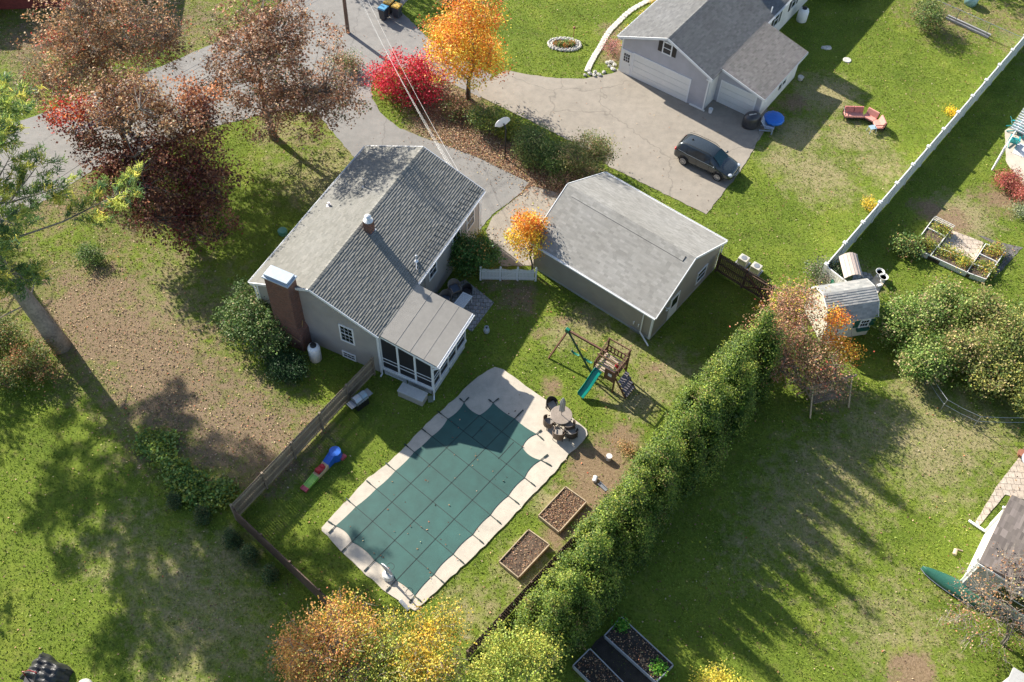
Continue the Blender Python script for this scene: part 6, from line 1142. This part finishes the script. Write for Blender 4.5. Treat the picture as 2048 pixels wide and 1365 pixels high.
# pine
def pine(base, H_, label, z0=8.6, bl=1.):
    b = np.array([*G(*base), 0.]); t = thing('pine_tree', label, 'tree', b); m = MB()
    bend = lambda z: np.array([-.12*z-.003*z*z, .02*z, z]); n = 12
    m.tube([bend(H_*i/n)-np.array([0, 0, .15*(i == 0)]) for i in range(n+1)], [.56*(1-.94*(i/n))+.1*(i == 0) for i in range(n+1)], 12)
    tips = []; dirs = []
    z = z0
    while z < H_-.4:
        k = 5 if z > 6 else 4; a0 = rng.random()*6.28; f = (z-6)/(H_-6); Lb = bl*(7.6*(1-f)**.75+.8)*(.75 if z < 8.5 else 1)
        for j in range(k):
            a = a0+j*6.283/k+rng.normal()*.25; L_ = Lb*rng.uniform(.5, 1.2); d = np.array([math.cos(a), math.sin(a), .05+.3*f]); s = bend(z); e = s+d*L_; mid = s+d*L_*.5+np.array([0, 0, -.25]); e[2] += .3
            pts_ = [s, s*.7+mid*.3+[0, 0, -.05], mid, mid*.45+e*.55, e]; m.tube(pts_, [.085*(1-f*.6), .07*(1-f*.6), .05, .035, .012], 5, False)
            sp0 = .5 if z < 9 else .32
            nsub = max(5, int(L_*3.2))
            for q in range(nsub):
                g = sp0+(1-sp0)*q/(nsub-1); i_ = g*4; i0 = min(3, int(i_)); p = pts_[i0]+(pts_[i0+1]-pts_[i0])*(i_-i0); sd = rng.choice([-1, 1]); da = a+sd*rng.uniform(.5, 1.1); l2 = (.5+1.2*(1-abs(g-.6)))*rng.uniform(.6, 1.1)*min(1, L_/3.5); dd = np.array([math.cos(da), math.sin(da), rng.uniform(0, .35)]); e2 = p+dd*l2; m.tube([p, (p+e2)/2+[0, 0, -.04], e2], [.02, .014, .006], 3, False)
                for w_ in np.linspace(.35, 1, max(2, int(l2*3.2))): tips.append(p+(e2-p)*w_); dirs.append(dd)
            tips.append(e); dirs.append(d)
        z += rng.uniform(.8, 1.25)
    # dead lower branches
    for z in (4.0, 5.2, 6.2, 7.0):
        for j in range(2): a = rng.random()*6.28; s = bend(z); L_ = rng.uniform(1.5, 3.5); d = np.array([math.cos(a), math.sin(a), .15]); m.tube([s, s+d*L_*.5+[0, 0, .2], s+d*L_+[0, 0, -.1]], [.06, .035, .01], 4, False)
    m.build('trunk', M('pine_bark', (.3, .245, .2), .95, var=.4, scale=7, bs=.7), t, smooth=True)
    T_ = np.array(tips); D_ = unit(np.array(dirs)); k = 21; n = len(T_)*k; ci = np.repeat(np.arange(len(T_)), k)
    ax = unit(D_[ci]*.8+rng.normal(size=(n, 3))*.75+[0, 0, .25]); L_ = rng.uniform(.2, .36, n)[:, None]; P_ = T_[ci]+rng.normal(size=(n, 3))*.09; sd = unit(np.cross(ax, rng.normal(size=(n, 3))))*.024
    V = np.stack([P_-sd, P_+sd, P_+ax*L_+sd*.6, P_+ax*L_-sd*.6], 1).reshape(-1, 3)
    pc_ = pick([((.14, .24, .08), 3), ((.26, .36, .1), 3), ((.5, .54, .12), 3), ((.68, .62, .14), 1.6), ((.12, .2, .1), 1.5)], len(T_)); 
    quadmesh('crown', V, NEEDLE, t, jitcol(pc_[ci], n, .3, .08)); return len(T_)
pine((122, 693), 22., 'tall white pine with thick leaning trunk and yellow green boughs at the left edge')
pine((-70, 425), 24., 'white pine rooted outside the left edge whose yellow green boughs reach over the street', 13.5, .95)
# bushes below the pine
FOR = [((.12, .17, .04), 3), ((.2, .22, .05), 2), ((.28, .17, .08), 1.5), ((.07, .1, .03), 2)]
shrub('green and rust bush at the left edge, nearest the pine trunk foot', (78, 745), 1.8, 1.7, FOR+[((.35, .16, .07), 2)], 100, 60, .1); shrub('yellow green bush at the left edge above the lower lawn', (18, 690), 2.4, 1.7, FOR, 100, 60, .1); shrub('low bush cut by the left edge beside the darker lawn', (15, 770), 1.5, 1.4, FOR, 60, 55, .1)
GV = [((.09, .16, .04), 3), ((.15, .24, .06), 2), ((.24, .3, .09), 1)]
for k, (x, y, r_, h, lb) in enumerate(((300, 893, .9, .55, 'topmost broad leaved clump of the green border by the leaf litter'), (326, 915, 1., .6, 'second broad leaved clump down the green border'), (352, 938, 1., .65, 'third broad leaved clump down the green border'), (378, 962, 1., .6, 'middle broad leaved clump of the green border'), (402, 985, 1., .6, 'broad leaved clump below the middle of the green border'), (430, 1004, 1., .6, 'broad leaved clump just above the fence corner'), (448, 978, .7, .45, 'small pale clump on the littered side of the green border'), (360, 978, .6, .4, 'darker small clump on the lawn side of the green border'), (336, 885, .6, .4, 'small clump on the littered side at the top of the green border'))):
    shrub(lb, (x, y), h, r_, GV+YG[:1], 44, 26, .16, 'broad leaved clumps of the green border', .2, rexp=.7)
shrub('small dark shrub on the littered lawn under the pine boughs', (185, 520), 1., .9, DG, 36, 50)
# arborvitae
def arbor(base, H_, r_, label, group, lp=7500, ls=.085, pal=None, name='arborvitae', cat='tree', blunt=.62, lobes=5):
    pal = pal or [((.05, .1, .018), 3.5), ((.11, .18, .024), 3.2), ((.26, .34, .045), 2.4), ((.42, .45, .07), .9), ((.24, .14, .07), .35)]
    b = np.array([*G(*base), 0.]); t = thing(name, label, cat, b, rng.random()*6, group); m = MB(); m.tube([(0, 0, 0), (0, 0, H_*.8)], [r_*.07+.02, .02], 6)
    m.build('trunk', BARK, t); IN = []; PP = []; CC = []; OO = []
    for q in range(lobes):
        a0 = q*6.28/max(1, lobes-1)+rng.random(); ox, oy = (0, 0) if q == 0 else (math.cos(a0)*r_*.52, math.sin(a0)*r_*.52); hq = H_*1.04 if q == 0 else H_*rng.uniform(.55, .88); rq = r_*(.58 if q == 0 else rng.uniform(.42, .54)) if lobes > 1 else r_
        k = 40; ncl = max(14, int(lp/k/lobes*(1.3 if q == 0 else .92))); f = rng.random(ncl)**1.1; a = rng.random(ncl)*6.283; lob = 1+.18*np.sin(a*3+rng.random()*6+f*9)
        prof_ = np.clip((1-f)**blunt*(1-.2*(1-f)**6), .04, 1)*rq*lob; rd = prof_*(.65+.42*rng.random(ncl)); C = np.stack([ox+np.cos(a)*rd, oy+np.sin(a)*rd, .12+f*(hq-.12)], 1)
        n = ncl*k; ci = np.repeat(np.arange(ncl), k); sg = .08+.07*r_/1.5; P_ = C[ci]+rng.normal(size=(n, 3))*[sg, sg, sg*1.6]; out = np.stack([np.cos(a), np.sin(a), .7+0*a], 1)[ci]
        cc = pick(pal, ncl)[ci]*.6+pick(pal, n)*.4; cc = cc*(.75+.5*rng.random(ncl))[ci][:, None]; PP.append(P_); CC.append(cc); OO.append(out)
        ni = int(lp/40*(1. if lobes > 1 else .2)); fi = rng.random(ni); ai = rng.random(ni)*6.283; ri = np.clip((1-fi)**blunt, .05, 1)*rq*.62*np.sqrt(rng.random(ni)); IN.append(np.stack([ox+np.cos(ai)*ri, oy+np.sin(ai)*ri, .1+fi*hq*.88], 1))
    P_ = np.concatenate(PP); P_[:, 2] = np.maximum(P_[:, 2], .05); leafmesh('foliage', LEAF, t, P_, ls, jitcol(np.concatenate(CC), len(P_), .35, .08), .2, .8, unit(np.concatenate(OO))*.7)
    IN = np.concatenate(IN); leafmesh('shadow_fill_leaves', LEAF, t, IN, ls*4, jitcol(pick(pal[:2], len(IN)), len(IN), .3, .08), .1, .9)  # oversized leaves added inside the lobes so the cast shadow turns solid
hb = [(1484, 772, 6.2, 1.25), (1452, 800, 5.4, 1.2), (1428, 842, 6.6, 1.35), (1394, 872, 5.9, 1.3), (1366, 916, 6.8, 1.35), (1330, 950, 5.6, 1.3), (1304, 1000, 6.2, 1.35), (1268, 1032, 5.0, 1.2), (1240, 1084, 5.6, 1.35), (1204, 1118, 4.6, 1.2), (1176, 1172, 5.0, 1.35), (1134, 1216, 4.2, 1.25), (1098, 1264, 4.2, 1.25)]
od = ['first', 'second', 'third', 'fourth', 'fifth', 'sixth', 'seventh', 'eighth', 'ninth', 'tenth', 'eleventh', 'twelfth', 'thirteenth']
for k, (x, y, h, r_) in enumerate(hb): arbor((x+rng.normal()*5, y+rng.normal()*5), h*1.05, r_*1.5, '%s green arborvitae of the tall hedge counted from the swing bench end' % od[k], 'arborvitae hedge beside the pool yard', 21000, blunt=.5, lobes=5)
for k, (x, y, h, r_) in enumerate(((352, 1010, .9, .35), (408, 1040, 1.15, .4), (468, 1088, 1.3, .45), (503, 1122, 1.5, .45), (545, 1158, 1.3, .4))): arbor((x, y), h, r_, '%s small young arborvitae along the shaded fence counted from upper left' % od[k], 'young arborvitae by the shaded fence', 2000, .07, [((.05, .09, .03), 3), ((.1, .14, .05), 1.5), ((.2, .18, .06), .6)], 'young_arborvitae', 'shrub', .8, 1)
# trees at the swing bench and the shed
PKB = [((.42, .22, .14), 3), ((.5, .28, .17), 2), ((.28, .18, .08), 2), ((.2, .2, .07), 1.5), ((.45, .12, .08), .8)]
tree('ornamental_tree', 'pinkish brown spreading tree between hedge end and cream shed', 'tree', (1604, 772), [(1560, 670, 3.2, 2.0, 1.9, 1.6, 3, PKB), (1590, 610, 3.8, 1.5, 1.5, 1.3, 2, PKB+[((.5, .42, .06), 2)]), (1610, 720, 2.6, 2.1, 1.8, 1.4, 3, PKB+[((.14, .17, .05), 3)]), (1540, 720, 2.4, 1.3, 1.2, 1., 1.2, PKB), (1650, 760, 2., 1.6, 1.2, 1., 1, PKB+[((.14, .17, .05), 2)])], 380, 52, .11, PKB, tr=.12, spread=.36, twig=3, trunks=3, twl=.5, rexp=.45)
tree('maple_tree', 'bright orange leaved small maple overlapping the shed wall', 'tree', (1668, 755), [(1674, 637, 3.4, .8, .7, .7, 1.2, ORANGE), (1680, 700, 2.4, 1.3, 1.0, .6, 2, ORANGE), (1655, 668, 2.8, .7, .6, .5, .6, ORANGE)], 62, 48, .11, ORANGE, tr=.06, spread=.26, trunks=2)
shrub('grey green purple tinged shrub against the white fence corner', (1632, 562), 1.9, 1.2, [((.1, .14, .06), 3), ((.22, .17, .14), 2), ((.06, .09, .04), 2)], 70, 55, .1)
BIGS = [((.09, .16, .03), 3), ((.16, .24, .05), 3), ((.3, .34, .1), 2), ((.4, .3, .16), .9)]; BIGT = [((.24, .24, .07), 3), ((.36, .27, .13), 2), ((.14, .2, .045), 4), ((.4, .36, .12), .8)]; BIGY = [((.2, .22, .05), 3), ((.32, .3, .07), 2), ((.1, .14, .04), 3)]
for x, y, h, r_, p_, lb in ((1800, 668, 3.2, 1.9, BIGS, 'deep green bush nearest the shed in the big bush mass'), (1838, 735, 3.0, 1.8, BIGS, 'deep green bush at the lower left of the big bush mass'), (1880, 645, 3.0, 1.9, BIGS+BIGT, 'mixed green bush behind the row, next to the raised garden'), (1915, 730, 3.6, 2.0, BIGT, 'tan green large bush in the middle of the bush mass'), (1965, 665, 3.2, 1.9, BIGT, 'tan topped bush at the upper right of the bush mass'), (1960, 780, 3., 1.8, BIGT+BIGY, 'yellowish bush with cream flower heads at the front of the mass'), (2015, 730, 3.4, 2., BIGY+BIGT, 'yellow green bush toward the right edge of the mass'), (2045, 800, 2.8, 1.9, BIGY, 'yellow bush cut by the right edge at the bottom of the mass'), (2060, 670, 2.8, 1.8, BIGS+BIGY, 'green bush cut by the right edge at the top of the mass')):
    shrub(lb, (x, y), h, r_, p_, 170, 58, .125, 'big bush mass behind the shed', .3, name='large_bush', cat='bush', rexp=.3)
RS = [((.4, .1, .08), 3), ((.5, .18, .14), 2), ((.25, .08, .05), 2), ((.3, .2, .08), 1)]
shrub('dusty red shrub beside the tan patio at the right edge', (2012, 372), 1.1, 1.0, RS, 60, 60, .09); shrub('dusty red shrub continuing to the right edge under the patio', (2038, 400), 1.0, .9, RS, 50, 60, .09); shrub('pale grey green low shrub below the red shrubs', (2035, 425), .6, .8, [((.3, .33, .2), 3), ((.2, .24, .1), 2)], 36, 50, .08)
shrub('spreading green plant at the left corner of the white raised garden', (1812, 500), 1.0, 1.0, GV+FOR, 46, 50, .14); 
gp_ = [((.14, .2, .04), 3), ((.5, .42, .05), 1.5), ((.4, .2, .06), 1.2), ((.25, .3, .06), 2)]
for x, y, r_, lb in ((1875, 465, .7, 'leafy plant in the trellis end of the raised garden'), (1850, 495, .8, 'yellowing plants in the left corner of the raised garden'), (1895, 510, .8, 'mixed plants halfway along the front arm of the raised garden'), (1925, 527, .6, 'bright yellow plants near the right corner of the raised garden'), (1985, 505, .7, 'orange tinged plants in the top of the right wing'), (1965, 540, .7, 'bushy green plants in the bottom of the right wing')):
    shrub(lb, (x, y+4), .85, r_, gp_, 30, 40, .09, 'plants in the raised garden', .2, name='garden_plant', cat='plant')
# planting bed by neighbour
shrub('pinkish bare shrub left of the white entry door', (1222, 105), 1.3, .8, [((.4, .16, .15), 3), ((.28, .14, .12), 2)], 36, 40, .08, twig=3, twl=.35)
for x, y, lb in ((1258, 66, 'yellow perennial clump nearer the garage corner in the planting bed'), (1290, 35, 'yellow perennial clump halfway up the planting bed'), (1312, 12, 'yellow perennial clump at the top of the planting bed')): shrub(lb, (x, y), .5, .5, [((.55, .42, .05), 2), ((.3, .22, .1), 2)], 18, 40, .08, 'yellow clumps in the planting bed', .18, name='perennial', cat='plant')
for k in range(9):
    a = k*.7; g = c = np.array(G(1129, 90)); px_ = 1112+4.2*k; shrub(['rusty orange flower clump in the oval stone ring', 'green flower clump in the oval stone ring'][k % 2], (px_, 92+3*math.sin(k*2.1)), .3, .22, [((.45, .15, .04), 2), ((.15, .2, .05), 2)] if k % 2 == 0 else GV, 7, 26, .08, ['rusty clumps in the oval stone ring', 'green clumps in the oval stone ring'][k % 2], .12, name='flower_clump', cat='flowers')
t = simple('lawn_ornament', 'thin rusty garden ornament at the edge of the oval stone ring', 'ornament', 1147, 74); m = MB(); m.tube([(0, 0, 0), (0, 0, .8)], .03, 6); m.ell((0, 0, .85), .12, .12, .1); m.build('ornament', M('rusty_metal', (.25, .1, .05), .7), t)
shrub('small yellow tuft against the white fence below the sofa', (1738, 415), .6, .5, [((.55, .4, .04), 3), ((.3, .25, .08), 1)], 18, 40, .09, None, .18); shrub('tiny orange yellow tuft at the white fence foot beside the sunny lawn', (1900, 228), .5, .5, [((.6, .4, .03), 3)], 14, 36, .09, None, .18)
shrub('orange rust shrub where the lawn meets the hedge above the white bucket', (1250, 900), .35, .6, [((.36, .2, .08), 3), ((.24, .2, .07), 2)], 14, 34, .08, None, .22)
# lower edge trees
YEL = [((.62, .42, .05), 3), ((.5, .4, .07), 2), ((.35, .33, .07), 2.5), ((.68, .32, .04), 1)]; ORB = [((.5, .24, .07), 3), ((.58, .32, .1), 2.5), ((.38, .17, .07), 2), ((.45, .38, .1), 1)]; YGR = [((.3, .34, .06), 3), ((.45, .42, .08), 2.5), ((.2, .26, .05), 2.5)]
tree('autumn_tree', 'orange brown tree at the bottom edge, left of the yellow ones', 'tree', (640, 1420), [(640, 1290, 3.6, 1.9, 1.8, 1.5, 3, ORB), (700, 1250, 4., 1.5, 1.4, 1.3, 2, ORB+YEL), (600, 1350, 3., 1.4, 1.3, 1.2, 1.5, ORB), (680, 1350, 3.4, 1.8, 1.6, 1.4, 2, ORB+YGR), (730, 1310, 3.4, 1.4, 1.4, 1.4, 1.2, YGR)], 280, 56, .1, ORB, tr=.12, spread=.3, twig=2, trunks=3, twl=.45)
tree('autumn_tree', 'golden yellow tree at the bottom edge beside the pool deck corner', 'tree', (830, 1430), [(800, 1290, 3.4, 1.6, 1.5, 1.3, 2.4, YEL+YGR), (840, 1330, 3.6, 1.6, 1.5, 1.3, 2.6, YEL), (780, 1360, 3., 1.4, 1.4, 1.2, 2, YGR), (880, 1250, 3.8, 1.3, 1.1, .9, 1.1, YEL), (900, 1350, 3., 1.3, 1.2, 1., 1.2, YGR+[((.35, .22, .15), 2)])], 280, 52, .1, YEL, tr=.1, spread=.28, twig=2, trunks=3, twl=.5)
tree('autumn_tree', 'yellow green tree at the bottom edge right of the dark board fence', 'tree', (1040, 1440), [(1030, 1330, 3., 1.4, 1.4, 1.3, 2, YGR), (1080, 1300, 2.8, 1.1, 1.1, 1., 1.4, YGR), (980, 1360, 2.8, 1.3, 1.2, 1.1, 1.4, YGR), (1000, 1290, 3., .8, .8, .8, .7, YGR)], 170, 56, .1, YGR, tr=.09, spread=.28, trunks=3)
shrub('round yellow bush cut by the bottom edge right of the grey raised beds', (1432, 1392), 1.4, 1.3, [((.6, .48, .06), 3), ((.45, .42, .08), 2)], 70, 60, .09)
tree('sparse_tree', 'nearly bare tree with scattered rust leaves over the canoe at lower right', 'tree', (2005, 1290), [(1960, 1180, 3., 1.6, 1.5, 1.1, 2, SPB), (2020, 1190, 3.2, 1.4, 1.4, 1.1, 2, SPB+[((.2, .22, .06), 2)]), (1925, 1240, 2.2, 1.3, 1.2, .8, 1.3, SPB), (2040, 1140, 3.4, 1.2, 1.1, .9, 1, SPB), (2000, 1260, 1.6, 1.5, 1.4, .8, 1.5, BRN)], 110, 18, .1, SPB, tr=.05, spread=.36, twig=3, trunks=3, barkm=BARKL, twl=.6)
# top edge and right edge
shrub('dense green shrub in front of the chain link fence', (1842, 52), 2.4, 1.6, FOR+DG, 90, 60, .11); shrub('dark shrub at the top edge behind the bins', (905, 8), 1.4, 1.3, DG+BRN, 50, 50); shrub('low brown green shrub beside the utility pole', (690, 135), 1.4, 1.6, BRN+DG, 70, 40); shrub('dark green shrub at the top edge left of the white propane tank lawn', (1690, -12), 1.8, 1.4, DG, 50, 50)
# trees standing outside the frame that shade the lower left lawn, the street and the top right corner
FAR = [((.1, .14, .04), 3), ((.2, .18, .05), 2), ((.35, .2, .06), 1)]
def shade_tree(x, y, H_, r_, label, ncl=110, lpc=26, ls=.3): tree_w('shade_tree', label, 'tree', (x, y), [((0, 0, H_*.62), (r_, r_, H_*.34), 1, FAR)], ncl, lpc, ls, FAR, tr=.3, spread=.48, rexp=.65)

for x, y, H_, r_, lb in ((-41, 39, 13, 4.2, 'tall shade tree outside the left edge level with the pine'), (-38, 27, 12, 3.4, 'shade tree outside the left edge beside the lower lawn'), (-36, 19, 9, 3.0, 'shade tree outside the lower left corner')): shade_tree(x, y, H_, r_, lb, 40, 60, .28)
for q, H_, r_, lb in (((1740, -130), 9, 4, 'shade tree beyond the top edge behind the neighbor house'), ((1880, -110), 9, 4.5, 'shade tree beyond the top right corner'), ((640, -120), 10, 4, 'shade tree beyond the top edge over the street'), ((2080, -60), 8, 4, 'shade tree just beyond the right end of the chain link fence')): g = G(*q); shade_tree(g[0], g[1], H_, r_, lb, 70, 45, .26)
